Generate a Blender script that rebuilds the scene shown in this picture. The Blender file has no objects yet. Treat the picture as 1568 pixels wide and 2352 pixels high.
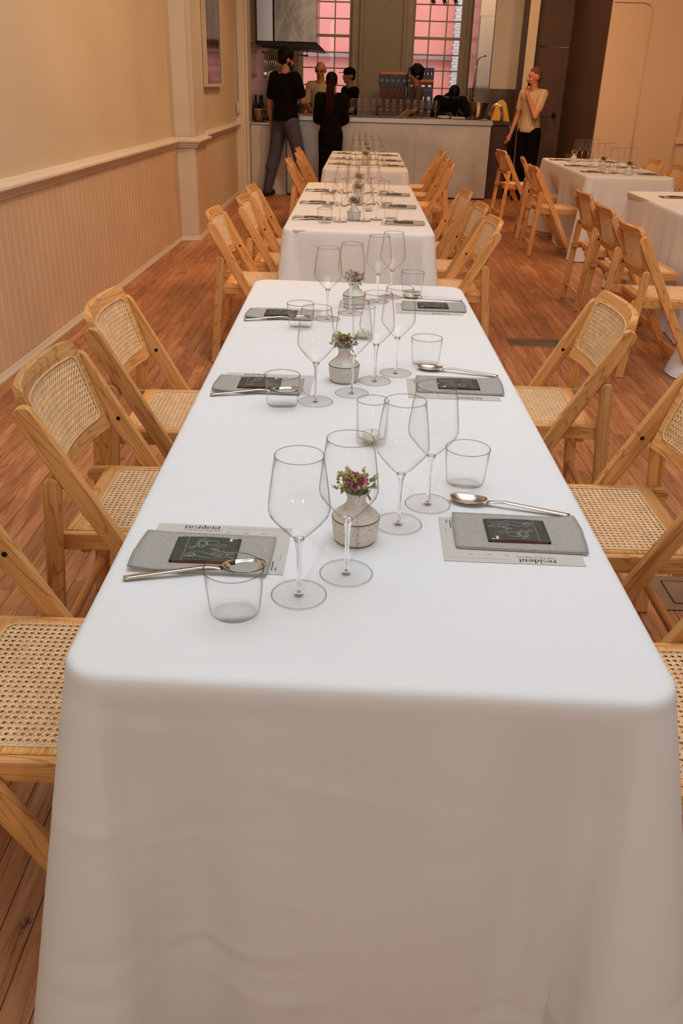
import bpy, bmesh, math, random
import numpy as np
from mathutils import Vector, Matrix
PI = math.pi
R = math.radians
random.seed(7)
scene = bpy.context.scene
C = scene.collection

# ------------------------------------------------------------------ camera
H_CAM, F_PX, PITCH, ROLL = 1.435, 1940.0, R(26.75), R(1.66)
_f = Vector((0, math.cos(PITCH), -math.sin(PITCH)))
_r = Vector((1, 0, 0)); _u = _r.cross(_f)
r2 = _r*math.cos(ROLL) + _u*math.sin(ROLL); u2 = _u*math.cos(ROLL) - _r*math.sin(ROLL)
cd = bpy.data.cameras.new('camera'); cam = bpy.data.objects.new('camera', cd); C.objects.link(cam)
m = Matrix.Identity(4)
for i in range(3):
    m[i][0] = r2[i]; m[i][1] = u2[i]; m[i][2] = -_f[i]
m[2][3] = H_CAM
cam.matrix_world = m
cd.sensor_fit = 'VERTICAL'; cd.sensor_height = 36.0; cd.lens = 36.0*F_PX/2352.0
cd.clip_start = 0.02; cd.clip_end = 200
scene.camera = cam

# ------------------------------------------------------------------ world, exposure, lights
w = bpy.data.worlds.new('world'); scene.world = w; w.use_nodes = True
w.node_tree.nodes['Background'].inputs[0].default_value = (0.80, 0.88, 1.0, 1)
w.node_tree.nodes['Background'].inputs[1].default_value = 1.3
scene.view_settings.view_transform = 'Standard'
try: scene.view_settings.look = 'None'
except Exception: pass
scene.view_settings.gamma = 1.0
scene.view_settings.use_curve_mapping = False
scene.view_settings.exposure = -0.05
scene.cycles.transparent_max_bounces = 64
scene.cycles.max_bounces = 10
scene.cycles.caustics_reflective = False
scene.cycles.caustics_refractive = False
scene.cycles.sample_clamp_indirect = 4.0

def area(name, loc, target, sx, sy, power, col, spread=180):
    d = bpy.data.lights.new(name, 'AREA'); d.shape = 'RECTANGLE'; d.size = sx; d.size_y = sy
    d.energy = power; d.color = col; d.spread = R(spread)
    o = bpy.data.objects.new(name, d); C.objects.link(o); o.location = loc
    o.rotation_euler = (Vector(target)-Vector(loc)).to_track_quat('-Z', 'Y').to_euler()
    return o
def spot(name, loc, target, power, col, size=80, blend=0.6, rad=0.06):
    d = bpy.data.lights.new(name, 'SPOT'); d.energy = power; d.color = col
    d.spot_size = R(size); d.spot_blend = blend; d.shadow_soft_size = rad
    o = bpy.data.objects.new(name, d); C.objects.link(o); o.location = loc
    o.rotation_euler = (Vector(target)-Vector(loc)).to_track_quat('-Z', 'Y').to_euler()
    return o
COOL = (0.70, 0.87, 1.0); WARM = (1.0, 0.55, 0.27); WARM2 = (1.0, 0.66, 0.40)
area('cool_overhead_fill', (0.4, 2.0, 4.25), (0.4, 2.2, 0), 3.0, 2.4, 94, COOL)  # added cool fill lamp under the closed ceiling, no roof opening
area('warm_front_fill', (0.6, -2.9, 2.6), (0.3, 2.5, 0.8), 4.0, 1.8, 21, (1.0, 0.62, 0.30))  # added warm fill lamp for the front drape, not window daylight
for k, (x, y, z, tx, ty, tz, p) in enumerate([
        (0.2, 3.6, 4.2, -1.8, 4.4, 1.6, 150), (0.2, 6.6, 4.2, -1.8, 7.2, 1.4, 150), (0.0, 10.4, 4.2, -1.6, 10.9, 1.3, 120),
        (0.2, 7.6, 4.2, 0.1, 7.0, 0.7, 75), (0.3, 10.6, 4.2, 0.1, 9.6, 0.7, 110), (1.2, 9.6, 4.2, 1.0, 13.0, 0.6, 230),
        (2.6, 8.6, 4.2, 3.6, 11.9, 1.4, 210), (2.9, 6.6, 4.2, 2.6, 8.8, 0.5, 150), (2.5, 4.2, 4.2, 2.2, 5.6, 0.6, 110),
        (1.4, 3.2, 4.2, 1.2, 4.0, 0.0, 60), (1.6, 12.0, 4.2, 2.5, 13.3, 1.4, 70)]):
    spot('track_spot_light', (x, y, z), (tx, ty, tz), p, WARM, 95, 0.9, 0.12)
for _x in (-0.9, 2.2): area('street_window_strip', (_x, -2.9, 2.7), (_x*.4, 6.0, 0.9), 0.13, 1.9, 34, (0.95, 0.97, 1.0))
area('room_bounce', (1.2, 6.5, 4.25), (1.2, 6.5, 0), 3.5, 9.0, 60, WARM2)
area('kitchen_lamp', (0.4, 15.0, 4.2), (0.4, 15.9, 1.5), 3.0, 1.0, 34, WARM2)

# ------------------------------------------------------------------ materials
def mat(name, base=(0.8, 0.8, 0.8), rough=0.5, metal=0.0, spec=0.5):
    mm = bpy.data.materials.new(name); mm.use_nodes = True
    b = mm.node_tree.nodes['Principled BSDF']
    b.inputs['Base Color'].default_value = (*base, 1); b.inputs['Roughness'].default_value = rough
    b.inputs['Metallic'].default_value = metal; b.inputs['Specular IOR Level'].default_value = spec
    return mm
def N(mm, t, **kw):
    n = mm.node_tree.nodes.new(t)
    for k, v in kw.items(): setattr(n, k, v)
    return n
def L(mm, a, b): mm.node_tree.links.new(a, b)
def bsdf(mm): return mm.node_tree.nodes['Principled BSDF']
def ramp(mm, stops):
    n = N(mm, 'ShaderNodeValToRGB'); e = n.color_ramp.elements
    e[0].position = stops[0][0]; e[0].color = (*stops[0][1], 1)
    e[1].position = stops[-1][0]; e[1].color = (*stops[-1][1], 1)
    for p, c in stops[1:-1]:
        q = e.new(p); q.color = (*c, 1)
    return n
def mottled(name, base, var=0.06, scale=6, rough=0.6, bump=0.0, bscale=60, metal=0.0, stretch=(1, 1, 1), spec=0.4):
    mm = mat(name, base, rough, metal, spec)
    tc = N(mm, 'ShaderNodeTexCoord'); mp = N(mm, 'ShaderNodeMapping'); mp.inputs['Scale'].default_value = stretch
    L(mm, tc.outputs['Object'], mp.inputs[0])
    ns = N(mm, 'ShaderNodeTexNoise'); ns.inputs['Scale'].default_value = scale; ns.inputs['Detail'].default_value = 4
    L(mm, mp.outputs[0], ns.inputs['Vector'])
    lo = tuple(max(0, c*(1-var)) for c in base); hi = tuple(min(1, c*(1+var)) for c in base)
    rp = ramp(mm, [(0.3, lo), (0.7, hi)]); L(mm, ns.outputs['Fac'], rp.inputs[0]); L(mm, rp.outputs[0], bsdf(mm).inputs['Base Color'])
    if bump:
        n2 = N(mm, 'ShaderNodeTexNoise'); n2.inputs['Scale'].default_value = bscale; n2.inputs['Detail'].default_value = 3
        L(mm, mp.outputs[0], n2.inputs['Vector'])
        bp = N(mm, 'ShaderNodeBump'); bp.inputs['Strength'].default_value = bump; bp.inputs['Distance'].default_value = 0.01
        L(mm, n2.outputs['Fac'], bp.inputs['Height']); L(mm, bp.outputs[0], bsdf(mm).inputs['Normal'])
    return mm
def wood(name, dark, mid, light, rough=0.42, grain=26, per_object=True, tint=0.16, spec=0.4, streak=0.45, rings=120, ringcol=(0.74, 0.62, 0.50)):
    """grain follows UV u (metres along the piece)"""
    mm = mat(name, mid, rough, 0, spec)
    uv = N(mm, 'ShaderNodeUVMap'); oi = N(mm, 'ShaderNodeObjectInfo')
    off = N(mm, 'ShaderNodeMath', operation='MULTIPLY'); off.inputs[1].default_value = 37.0
    L(mm, oi.outputs['Random'], off.inputs[0])
    cb = N(mm, 'ShaderNodeCombineXYZ'); L(mm, off.outputs[0], cb.inputs[2])
    ad = N(mm, 'ShaderNodeVectorMath', operation='ADD'); L(mm, uv.outputs[0], ad.inputs[0]); L(mm, cb.outputs[0], ad.inputs[1])
    mp = N(mm, 'ShaderNodeMapping'); mp.inputs['Scale'].default_value = (1.6, grain, 1); L(mm, ad.outputs[0], mp.inputs[0])
    n1 = N(mm, 'ShaderNodeTexNoise'); n1.inputs['Scale'].default_value = 1.5; n1.inputs['Detail'].default_value = 5
    n1.inputs['Distortion'].default_value = 0.9
    L(mm, mp.outputs[0], n1.inputs['Vector'])
    mp2 = N(mm, 'ShaderNodeMapping'); mp2.inputs['Scale'].default_value = (6, grain*9, 1); L(mm, ad.outputs[0], mp2.inputs[0])
    n2 = N(mm, 'ShaderNodeTexNoise'); n2.inputs['Scale'].default_value = 1.5; n2.inputs['Detail'].default_value = 2
    L(mm, mp2.outputs[0], n2.inputs['Vector'])
    mx = N(mm, 'ShaderNodeMix', data_type='FLOAT'); mx.inputs[0].default_value = streak
    L(mm, n1.outputs['Fac'], mx.inputs[2]); L(mm, n2.outputs['Fac'], mx.inputs[3])
    rp0 = ramp(mm, [(0.34, dark), (0.46, mid), (0.64, light)]); L(mm, mx.outputs[0], rp0.inputs[0])
    # growth rings: thin dark contour lines of a slow noise stretched along the grain
    mp3 = N(mm, 'ShaderNodeMapping'); mp3.inputs['Scale'].default_value = (1.1, 13, 1); L(mm, ad.outputs[0], mp3.inputs[0])
    n3_ = N(mm, 'ShaderNodeTexNoise'); n3_.inputs['Scale'].default_value = 1.0; n3_.inputs['Detail'].default_value = 1.5; L(mm, mp3.outputs[0], n3_.inputs['Vector'])
    k1 = N(mm, 'ShaderNodeMath', operation='MULTIPLY'); k1.inputs[1].default_value = rings; L(mm, n3_.outputs['Fac'], k1.inputs[0])
    k2 = N(mm, 'ShaderNodeMath', operation='SINE'); L(mm, k1.outputs[0], k2.inputs[0])
    rr3 = ramp(mm, [(0.72, (1, 1, 1)), (1.0, ringcol)]); L(mm, k2.outputs[0], rr3.inputs[0])
    rp = N(mm, 'ShaderNodeMix', data_type='RGBA', blend_type='MULTIPLY'); rp.inputs[0].default_value = 1
    L(mm, rp0.outputs[0], rp.inputs[6]); L(mm, rr3.outputs[0], rp.inputs[7])
    hs = N(mm, 'ShaderNodeHueSaturation')
    mr = N(mm, 'ShaderNodeMapRange'); mr.inputs[3].default_value = 1-tint; mr.inputs[4].default_value = 1+tint
    if per_object: L(mm, oi.outputs['Random'], mr.inputs[0])
    else:
        wn = N(mm, 'ShaderNodeAttribute', attribute_name='rnd'); L(mm, wn.outputs['Fac'], mr.inputs[0])
        L(mm, wn.outputs['Fac'], off.inputs[0])
    L(mm, mr.outputs[0], hs.inputs['Value']); L(mm, rp.outputs[2], hs.inputs['Color']); L(mm, hs.outputs[0], bsdf(mm).inputs['Base Color'])
    bp = N(mm, 'ShaderNodeBump'); bp.inputs['Strength'].default_value = 0.12; bp.inputs['Distance'].default_value = 0.002
    L(mm, mx.outputs[0], bp.inputs['Height']); L(mm, bp.outputs[0], bsdf(mm).inputs['Normal'])
    return mm
M = {}
M['ash'] = wood('ash_wood', (0.54, 0.245, 0.075), (0.70, 0.35, 0.12), (0.78, 0.44, 0.175), 0.4, 22)
FL = ((0.28, 0.108, 0.046), (0.45, 0.197, 0.086), (0.58, 0.31, 0.15))
def floor_mat(name, per):
    mm = wood(name, *FL, rough=0.40, grain=14, per_object=per, tint=0.20, spec=0.45, rings=60, ringcol=(0.85, 0.78, 0.72))
    hs = [n for n in mm.node_tree.nodes if n.type == 'HUE_SAT'][0]
    tc = N(mm, 'ShaderNodeNewGeometry')
    n3 = N(mm, 'ShaderNodeTexNoise'); n3.inputs['Scale'].default_value = 9; n3.inputs['Detail'].default_value = 8; n3.inputs['Roughness'].default_value = 0.7
    mp = N(mm, 'ShaderNodeMapping'); mp.inputs['Scale'].default_value = (3, 1, 1)
    L(mm, tc.outputs['Position'], mp.inputs[0]); L(mm, mp.outputs[0], n3.inputs['Vector'])
    rp = ramp(mm, [(0.31, (0.10, 0.07, 0.06)), (0.39, (1, 1, 1)), (1.0, (1, 1, 1))]); L(mm, n3.outputs['Fac'], rp.inputs[0])
    n4 = N(mm, 'ShaderNodeTexNoise'); n4.inputs['Scale'].default_value = 1.1; n4.inputs['Detail'].default_value = 4
    L(mm, tc.outputs['Position'], n4.inputs['Vector'])
    rp4 = ramp(mm, [(0.3, (0.62, 0.55, 0.5)), (0.7, (1.1, 1.05, 1.0))]); L(mm, n4.outputs['Fac'], rp4.inputs[0])
    m1 = N(mm, 'ShaderNodeMix', data_type='RGBA', blend_type='MULTIPLY'); m1.inputs[0].default_value = 1
    L(mm, hs.outputs[0], m1.inputs[6]); L(mm, rp.outputs[0], m1.inputs[7])
    m2 = N(mm, 'ShaderNodeMix', data_type='RGBA', blend_type='MULTIPLY'); m2.inputs[0].default_value = 1
    L(mm, m1.outputs[2], m2.inputs[6]); L(mm, rp4.outputs[0], m2.inputs[7])
    L(mm, m2.outputs[2], bsdf(mm).inputs['Base Color'])
    return mm
M['plank'] = floor_mat('floor_plank_wood', True); M['plank_far'] = floor_mat('floor_plank_wood_far', False)
M['subfloor'] = mottled('subfloor_dark', (0.035, 0.018, 0.01), 0.3)
M['cane'] = mottled('woven_cane', (0.86, 0.60, 0.34), 0.12, 40, 0.5)
M['canerim'] = mottled('cane_binding', (0.76, 0.52, 0.28), 0.1, 40, 0.5)
M['bolt'] = mat('dark_bolt', (0.02, 0.015, 0.012), 0.4, 0.5)
M['wall'] = mottled('cream_plaster', (0.72, 0.61, 0.43), 0.05, 1.3, 0.75, 0.12, 25)
M['trim'] = mottled('cream_trim_paint', (0.74, 0.67, 0.54), 0.04, 3, 0.45, 0.05, 30)
M['bead'] = mottled('beadboard_paint', (0.70, 0.52, 0.35), 0.05, 3, 0.5, 0.05, 40)
M['wall2'] = mottled('tan_plaster', (0.66, 0.50, 0.35), 0.05, 1.0, 0.8, 0.1, 25)
M['ceil'] = mottled('ceiling_paint', (0.70, 0.66, 0.6), 0.03, 2, 0.8)
M['taupe'] = mottled('taupe_wall_paint', (0.33, 0.28, 0.20), 0.06, 2, 0.7)
M['taupe_trim'] = mottled('taupe_trim_paint', (0.38, 0.31, 0.22), 0.05, 2, 0.5)
M['brown_door'] = mottled('dark_brown_paint', (0.10, 0.055, 0.04), 0.08, 2, 0.6)
M['darkwood'] = mottled('dark_stained_wood', (0.05, 0.02, 0.013), 0.2, 6, 0.45)
M['cloth'] = mottled('white_linen', (0.79, 0.80, 0.82), 0.012, 4, 0.85, 0.03, 900, spec=0.15)
M['steel'] = mottled('brushed_steel', (0.55, 0.53, 0.50), 0.05, 3, 0.3, 0.03, 6, 1.0, (1, 1, 0.15))
M['steel_dark'] = mottled('dull_steel', (0.24, 0.19, 0.14), 0.25, 2.5, 0.22, 0.5, 3, 0.9)
M['barpanel'] = mottled('galvanised_panel', (0.52, 0.50, 0.45), 0.16, 2.2, 0.42, 0.05, 8, 0.75)
M['cutlery'] = mat('cutlery_steel', (0.62, 0.58, 0.53), 0.2, 1.0)
M['chrome'] = mat('chrome', (0.8, 0.78, 0.75), 0.1, 1.0)
M['black'] = mat('black_metal', (0.015, 0.013, 0.012), 0.5, 0.3)
M['white_panel'] = mottled('white_laminate', (0.62, 0.57, 0.50), 0.03, 3, 0.5)
M['napkin'] = mottled('grey_linen_napkin', (0.40, 0.385, 0.36), 0.16, 380, 0.9, 0.25, 500, spec=0.1)
M['card'] = mottled('off_white_card', (0.58, 0.56, 0.53), 0.02, 60, 0.8, spec=0.1)
M['ink'] = mat('black_ink', (0.02, 0.02, 0.02), 0.7)
M['inkgrey'] = mat('grey_ink', (0.30, 0.29, 0.28), 0.7)
M['inkred'] = mat('red_ink', (0.36, 0.13, 0.11), 0.7)
M['booklet'] = mottled('dark_green_card', (0.058, 0.066, 0.055), 0.05, 90, 0.55, spec=0.3)
M['bookin'] = mat('rust_card_inside', (0.22, 0.06, 0.04), 0.7)
M['inkwhite'] = mat('white_ink', (0.80, 0.80, 0.77), 0.7)
M['inksilver'] = mat('silver_ink', (0.42, 0.43, 0.40), 0.6)
M['pink'] = mottled('pink_stucco', (0.90, 0.33, 0.27), 0.05, 0.6, 0.9)
M['ledge'] = mottled('grey_stone_ledge', (0.42, 0.28, 0.25), 0.1, 3, 0.9)
M['yellow'] = mat('yellow_plastic', (0.80, 0.42, 0.02), 0.45)
M['blue'] = mat('blue_plastic', (0.03, 0.06, 0.14), 0.5)
M['orange'] = mat('orange_plastic', (0.75, 0.20, 0.03), 0.5)
M['maroon'] = mat('maroon_plastic', (0.10, 0.018, 0.012), 0.5)
M['brass'] = mottled('worn_brass', (0.42, 0.33, 0.24), 0.15, 12, 0.35, 0, 60, 0.85)
M['greyplate'] = mottled('worn_zinc', (0.20, 0.16, 0.13), 0.25, 14, 0.45, 0, 60, 0.7)
M['tinglow'] = mat('wax', (0.85, 0.80, 0.70), 0.5)
# brick for the neighbour building
mb = mat('whitewashed_brick', (0.5, 0.4, 0.38), 0.9); tcb = N(mb, 'ShaderNodeTexCoord'); br = N(mb, 'ShaderNodeTexBrick')
mpb = N(mb, 'ShaderNodeMapping'); mpb.inputs['Rotation'].default_value = (PI/2, 0, 0)
L(mb, tcb.outputs['Object'], mpb.inputs[0]); L(mb, mpb.outputs[0], br.inputs['Vector'])
br.inputs['Scale'].default_value = 4.0; br.inputs['Color1'].default_value = (0.62, 0.50, 0.48, 1); br.inputs['Color2'].default_value = (0.75, 0.66, 0.66, 1); br.inputs['Mortar'].default_value = (0.36, 0.27, 0.25, 1)
L(mb, br.outputs[0], bsdf(mb).inputs['Base Color']); M['brick'] = mb
# speckled stoneware
ms = mat('speckled_stoneware', (0.6, 0.54, 0.46), 0.4); tcs = N(ms, 'ShaderNodeTexCoord')
n1 = N(ms, 'ShaderNodeTexNoise'); n1.inputs['Scale'].default_value = 420; n1.inputs['Detail'].default_value = 2
L(ms, tcs.outputs['Object'], n1.inputs['Vector'])
rp = ramp(ms, [(0.30, (0.13, 0.085, 0.055)), (0.38, (0.62, 0.575, 0.51)), (0.7, (0.72, 0.68, 0.61))]); L(ms, n1.outputs['Fac'], rp.inputs[0]); L(ms, rp.outputs[0], bsdf(ms).inputs['Base Color'])
M['stoneware'] = ms
M['ridge'] = mat('bare_clay', (0.14, 0.085, 0.055), 0.8)
# glass: thin walls let light straight through, gloss rises towards grazing
def thin_glass(name, edge=(0.55, 0.50, 0.42), clear=(1.0, 1.0, 1.0), gloss=0.75, tintpow=0.36):
    mm = bpy.data.materials.new(name); mm.use_nodes = True; nt = mm.node_tree; nt.nodes.clear()
    out = N(mm, 'ShaderNodeOutputMaterial'); tr = N(mm, 'ShaderNodeBsdfTransparent'); gl = N(mm, 'ShaderNodeBsdfGlossy')
    gl.inputs['Roughness'].default_value = 0.03
    lw = N(mm, 'ShaderNodeLayerWeight'); lw.inputs['Blend'].default_value = 0.5
    rp = ramp(mm, [(0.0, clear), (0.74, clear), (0.97, edge)]); L(mm, lw.outputs['Facing'], rp.inputs[0]); L(mm, rp.outputs[0], tr.inputs[0])
    lf = N(mm, 'ShaderNodeLayerWeight'); lf.inputs['Blend'].default_value = 0.5
    pw = N(mm, 'ShaderNodeMath', operation='POWER'); pw.inputs[1].default_value = 4.5; L(mm, lf.outputs['Facing'], pw.inputs[0])
    mu = N(mm, 'ShaderNodeMath', operation='MULTIPLY_ADD'); mu.inputs[1].default_value = gloss*0.6; mu.inputs[2].default_value = 0.024*gloss; L(mm, pw.outputs[0], mu.inputs[0])
    mi = N(mm, 'ShaderNodeMixShader'); L(mm, mu.outputs[0], mi.inputs[0]); L(mm, tr.outputs[0], mi.inputs[1]); L(mm, gl.outputs[0], mi.inputs[2])
    L(mm, mi.outputs[0], out.inputs[0]); return mm
M['glass'] = thin_glass('thin_clear_glass')
M['glassrim'] = thin_glass('glass_rim', edge=(0.30, 0.27, 0.22), clear=(0.78, 0.76, 0.72), gloss=1.0)
M['glassbase'] = thin_glass('glass_base', edge=(0.55, 0.62, 0.60), clear=(0.998, 1.0, 0.999), gloss=0.8)
M['pane'] = thin_glass('window_glass', edge=(0.8, 0.85, 0.85), gloss=0.08)
mg = mat('solid_glass', (1, 1, 1), 0.0); bsdf(mg).inputs['Transmission Weight'].default_value = 1.0; bsdf(mg).inputs['IOR'].default_value = 1.45
M['solidglass'] = mg
M['art'] = mat('dark_glossy_print', (0.03, 0.01, 0.01), 0.12, 0, 0.4)
_a = M['art']; tca = N(_a, 'ShaderNodeTexCoord'); mpa = N(_a, 'ShaderNodeMapping'); mpa.inputs['Scale'].default_value = (1, 5.0, 0.9)
na = N(_a, 'ShaderNodeTexNoise'); na.inputs['Scale'].default_value = 2.2; na.inputs['Detail'].default_value = 3
L(_a, tca.outputs['Object'], mpa.inputs[0]); L(_a, mpa.outputs[0], na.inputs['Vector'])
rpa = ramp(_a, [(0.3, (0.012, 0.008, 0.008)), (0.48, (0.05, 0.012, 0.01)), (0.6, (0.16, 0.03, 0.015)), (0.7, (0.22, 0.10, 0.02))]); L(_a, na.outputs['Fac'], rpa.inputs[0]); L(_a, rpa.outputs[0], bsdf(_a).inputs['Base Color'])
for nm, c, rg in [('skin_a', (0.42, 0.19, 0.12), .5), ('skin_b', (0.16, 0.07, 0.045), .5), ('skin_c', (0.52, 0.25, 0.13), .45), ('skin_d', (0.30, 0.13, 0.08), .5), ('skin_e', (0.55, 0.23, 0.15), .5), ('skin_f', (0.03, 0.018, 0.014), .5),
                  ('hair_black', (0.006, 0.0045, 0.004), .6), ('hair_red', (0.022, 0.005, 0.005), .6), ('black_cloth', (0.004, 0.0035, 0.004), .95), ('shaved', (0.16, 0.065, 0.042), .7), ('denim', (0.085, 0.08, 0.11), .9),
                  ('navy_cloth', (0.02, 0.018, 0.022), .9), ('olive_cloth', (0.10, 0.075, 0.055), .9), ('shoe', (0.02, 0.015, 0.015), .6), ('shoe_sole', (0.5, 0.42, 0.35), .7), ('eye', (0.02, 0.015, 0.015), .3), ('lip', (0.30, 0.10, 0.08), .5)]:
    M[nm] = mottled(nm, c, 0.08, 12, rg, spec=0.12 if 'cloth' in nm or 'hair' in nm or nm in ('denim', 'shaved') else 0.4)
def striped(name, c1, c2, sc):
    mm = mat(name, c1, 0.9); tc = N(mm, 'ShaderNodeTexCoord'); wv = N(mm, 'ShaderNodeTexWave'); wv.bands_direction = 'X'; wv.inputs['Scale'].default_value = sc
    L(mm, tc.outputs['Object'], wv.inputs['Vector']); rp = ramp(mm, [(0.55, c1), (0.9, c2)]); L(mm, wv.outputs['Fac'], rp.inputs[0]); L(mm, rp.outputs[0], bsdf(mm).inputs['Base Color']); return mm
M['cream_shirt'] = striped('cream_striped_shirt', (0.62, 0.50, 0.30), (0.42, 0.32, 0.18), 9)
M['knit'] = striped('cream_ribbed_knit', (0.55, 0.38, 0.24), (0.68, 0.50, 0.34), 7)
M['petal_pink'] = mottled('pink_petal', (0.48, 0.10, 0.22), 0.3, 60, 0.6); M['petal_dark'] = mottled('maroon_petal', (0.22, 0.015, 0.07), 0.3, 60, 0.6)
M['floret'] = mottled('yellow_green_floret', (0.40, 0.36, 0.10), 0.25, 90, 0.7); M['stemgreen'] = mottled('flower_stem_green', (0.10, 0.14, 0.05), 0.2, 40, 0.6)
M['leaf'] = mottled('pale_green_leaf', (0.26, 0.32, 0.22), 0.2, 40, 0.6)

# ------------------------------------------------------------------ mesh helpers
class MB:
    def __init__(s): s.v = []; s.f = []; s.uv = []; s.sm = []; s.rnd = []
    def add(s, verts, faces, uvs=None, smooth=False, rnd=0.0):
        o = len(s.v); s.v += [tuple(v) for v in verts]
        for f in faces:
            s.f.append(tuple(i+o for i in f)); s.sm.append(smooth); s.rnd.append(rnd)
            s.uv.append([uvs[i] for i in f] if uvs else None)
        return s
    def mesh(s, name, m):
        me = bpy.data.meshes.new(name); me.from_pydata(s.v, [], s.f); me.update()
        if isinstance(m, str): m = M[m]
        me.materials.append(m)
        me.polygons.foreach_set('use_smooth', s.sm)
        if any(u for u in s.uv):
            ul = me.uv_layers.new(name='UVMap'); k = 0
            flat = []
            for f, u in zip(s.f, s.uv):
                for j in range(len(f)): flat += list(u[j][:2]) if u else [0, 0]
            ul.data.foreach_set('uv', flat)
        if any(s.rnd):
            a = me.attributes.new('rnd', 'FLOAT', 'FACE'); a.data.foreach_set('value', s.rnd)
        return me
    def obj(s, name, m, parent=None, loc=None):
        return link(name, s.mesh(name, m), parent, loc)
def link(name, me, parent=None, loc=None):
    o = bpy.data.objects.new(name, me); C.objects.link(o)
    if parent is not None: o.parent = parent
    if loc is not None: o.location = loc
    return o
def tag(o, label=None, cat=None, group=None, kind=None):
    if label: o['label'] = label
    if cat: o['category'] = cat
    if group: o['group'] = group
    if kind: o['kind'] = kind
    return o
def thing(name, label, cat, loc=(0, 0, 0), rz=0, group=None):
    o = bpy.data.objects.new(name, None); C.objects.link(o); o.empty_display_size = 0.05
    o.location = loc; o.rotation_euler = (0, 0, rz); return tag(o, label, cat, group)
def dup(root, loc=None, rz=None, label=None, group=None, scale=None):
    r = root.copy(); C.objects.link(r)
    if loc is not None: r.location = loc
    if rz is not None: r.rotation_euler = (0, 0, rz)
    if scale is not None: r.scale = (scale,)*3
    if label: r['label'] = label
    if group: r['group'] = group
    for ch in list(root.children):
        c = ch.copy(); C.objects.link(c); c.parent = r
        for g in ch.children:
            d = g.copy(); C.objects.link(d); d.parent = c
    return r
def box(mb, x0, x1, y0, y1, z0, z1, bev=0.0, fn=None, long='x'):
    """box with optional chamfered edges; uv u along `long`"""
    if bev <= 0:
        P = [(x0,y0,z0),(x1,y0,z0),(x1,y1,z0),(x0,y1,z0),(x0,y0,z1),(x1,y0,z1),(x1,y1,z1),(x0,y1,z1)]
        Fs = [(0,3,2,1),(4,5,6,7),(0,1,5,4),(1,2,6,5),(2,3,7,6),(3,0,4,7)]
    else:
        b = bev; P = []; 
        def ring(z, i): return [(x0+i, y0+i, z), (x1-i, y0+i, z), (x1-i, y1-i, z), (x0+i, y1-i, z)]
        def ring8(z): return [(x0+b,y0,z),(x1-b,y0,z),(x1,y0+b,z),(x1,y1-b,z),(x1-b,y1,z),(x0+b,y1,z),(x0,y1-b,z),(x0,y0+b,z)]
        P = ring(z0, b) + ring8(z0+b) + ring8(z1-b) + ring(z1, b)
        Fs = [(0,3,2,1), (20,21,22,23)]
        Fs += [(0,1,5,4), (1,6,5), (1,2,7,6), (2,8,7), (2,3,9,8), (3,10,9), (3,0,11,10), (0,4,11)]
        Fs += [(4+i, 4+(i+1) % 8, 12+(i+1) % 8, 12+i) for i in range(8)]
        Fs += [(12,13,21,20), (13,14,21), (14,15,22,21), (15,16,22), (16,17,23,22), (17,18,23), (18,19,20,23), (19,12,20)]
    k = {'x': (0, 1, 2), 'y': (1, 0, 2), 'z': (2, 0, 1)}[long]
    uv = [(p[k[0]], p[k[1]]+p[k[2]]) for p in P]
    if fn: P = [fn(*p) for p in P]
    return mb.add(P, Fs, uv)
def prism(mb, pts, t0, t1, fn, bev=0.003, u_axis=(1, 0), smooth=False):
    """closed 2D outline (CCW) extruded t0..t1, edges chamfered; fn(a,b,t)->xyz"""
    n = len(pts); ins = []
    for i in range(n):
        a, b, c = Vector(pts[i-1]), Vector(pts[i]), Vector(pts[(i+1) % n])
        e1, e2 = (b-a), (c-b)
        if e1.length < 1e-9: e1 = e2
        if e2.length < 1e-9: e2 = e1
        nn = (Vector((-e1.y, e1.x)).normalized() + Vector((-e2.y, e2.x)).normalized())
        if nn.length < 1e-6: nn = Vector((-e1.y, e1.x))
        nn.normalize(); ins.append((b.x+nn.x*bev, b.y+nn.y*bev))
    L4 = [(ins, t0), (pts, t0+bev), (pts, t1-bev), (ins, t1)]
    V = []; UV = []
    for ring, t in L4:
        for p in ring:
            V.append(fn(p[0], p[1], t)); UV.append((p[0]*u_axis[0]+p[1]*u_axis[1], p[1]*u_axis[0]-p[0]*u_axis[1]+t))
    Fs = [tuple(range(n-1, -1, -1)), tuple(range(3*n, 4*n))]
    for k in range(3):
        for i in range(n):
            j = (i+1) % n; Fs.append((k*n+i, k*n+j, (k+1)*n+j, (k+1)*n+i))
    return mb.add(V, Fs, UV, smooth)
def stadium(p0, p1, wd, round0=True, round1=True, k=6, r=None):
    """bar outline from p0 to p1 of width wd, rounded ends"""
    p0, p1 = Vector(p0), Vector(p1); d = (p1-p0).normalized(); n = Vector((-d.y, d.x)); h = wd/2; out = []
    def end(p, dr, rounded):
        nn = Vector((-dr.y, dr.x))
        if rounded:
            for i in range(k+1):
                a = -PI/2 + PI*i/k; q = p + dr*(math.cos(a)*h) + nn*(math.sin(a)*h); out.append((q.x, q.y))
        else:
            q = p - nn*h; out.append((q.x, q.y)); q = p + nn*h; out.append((q.x, q.y))
    end(p1, d, round1); end(p0, -d, round0)
    return out
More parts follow.
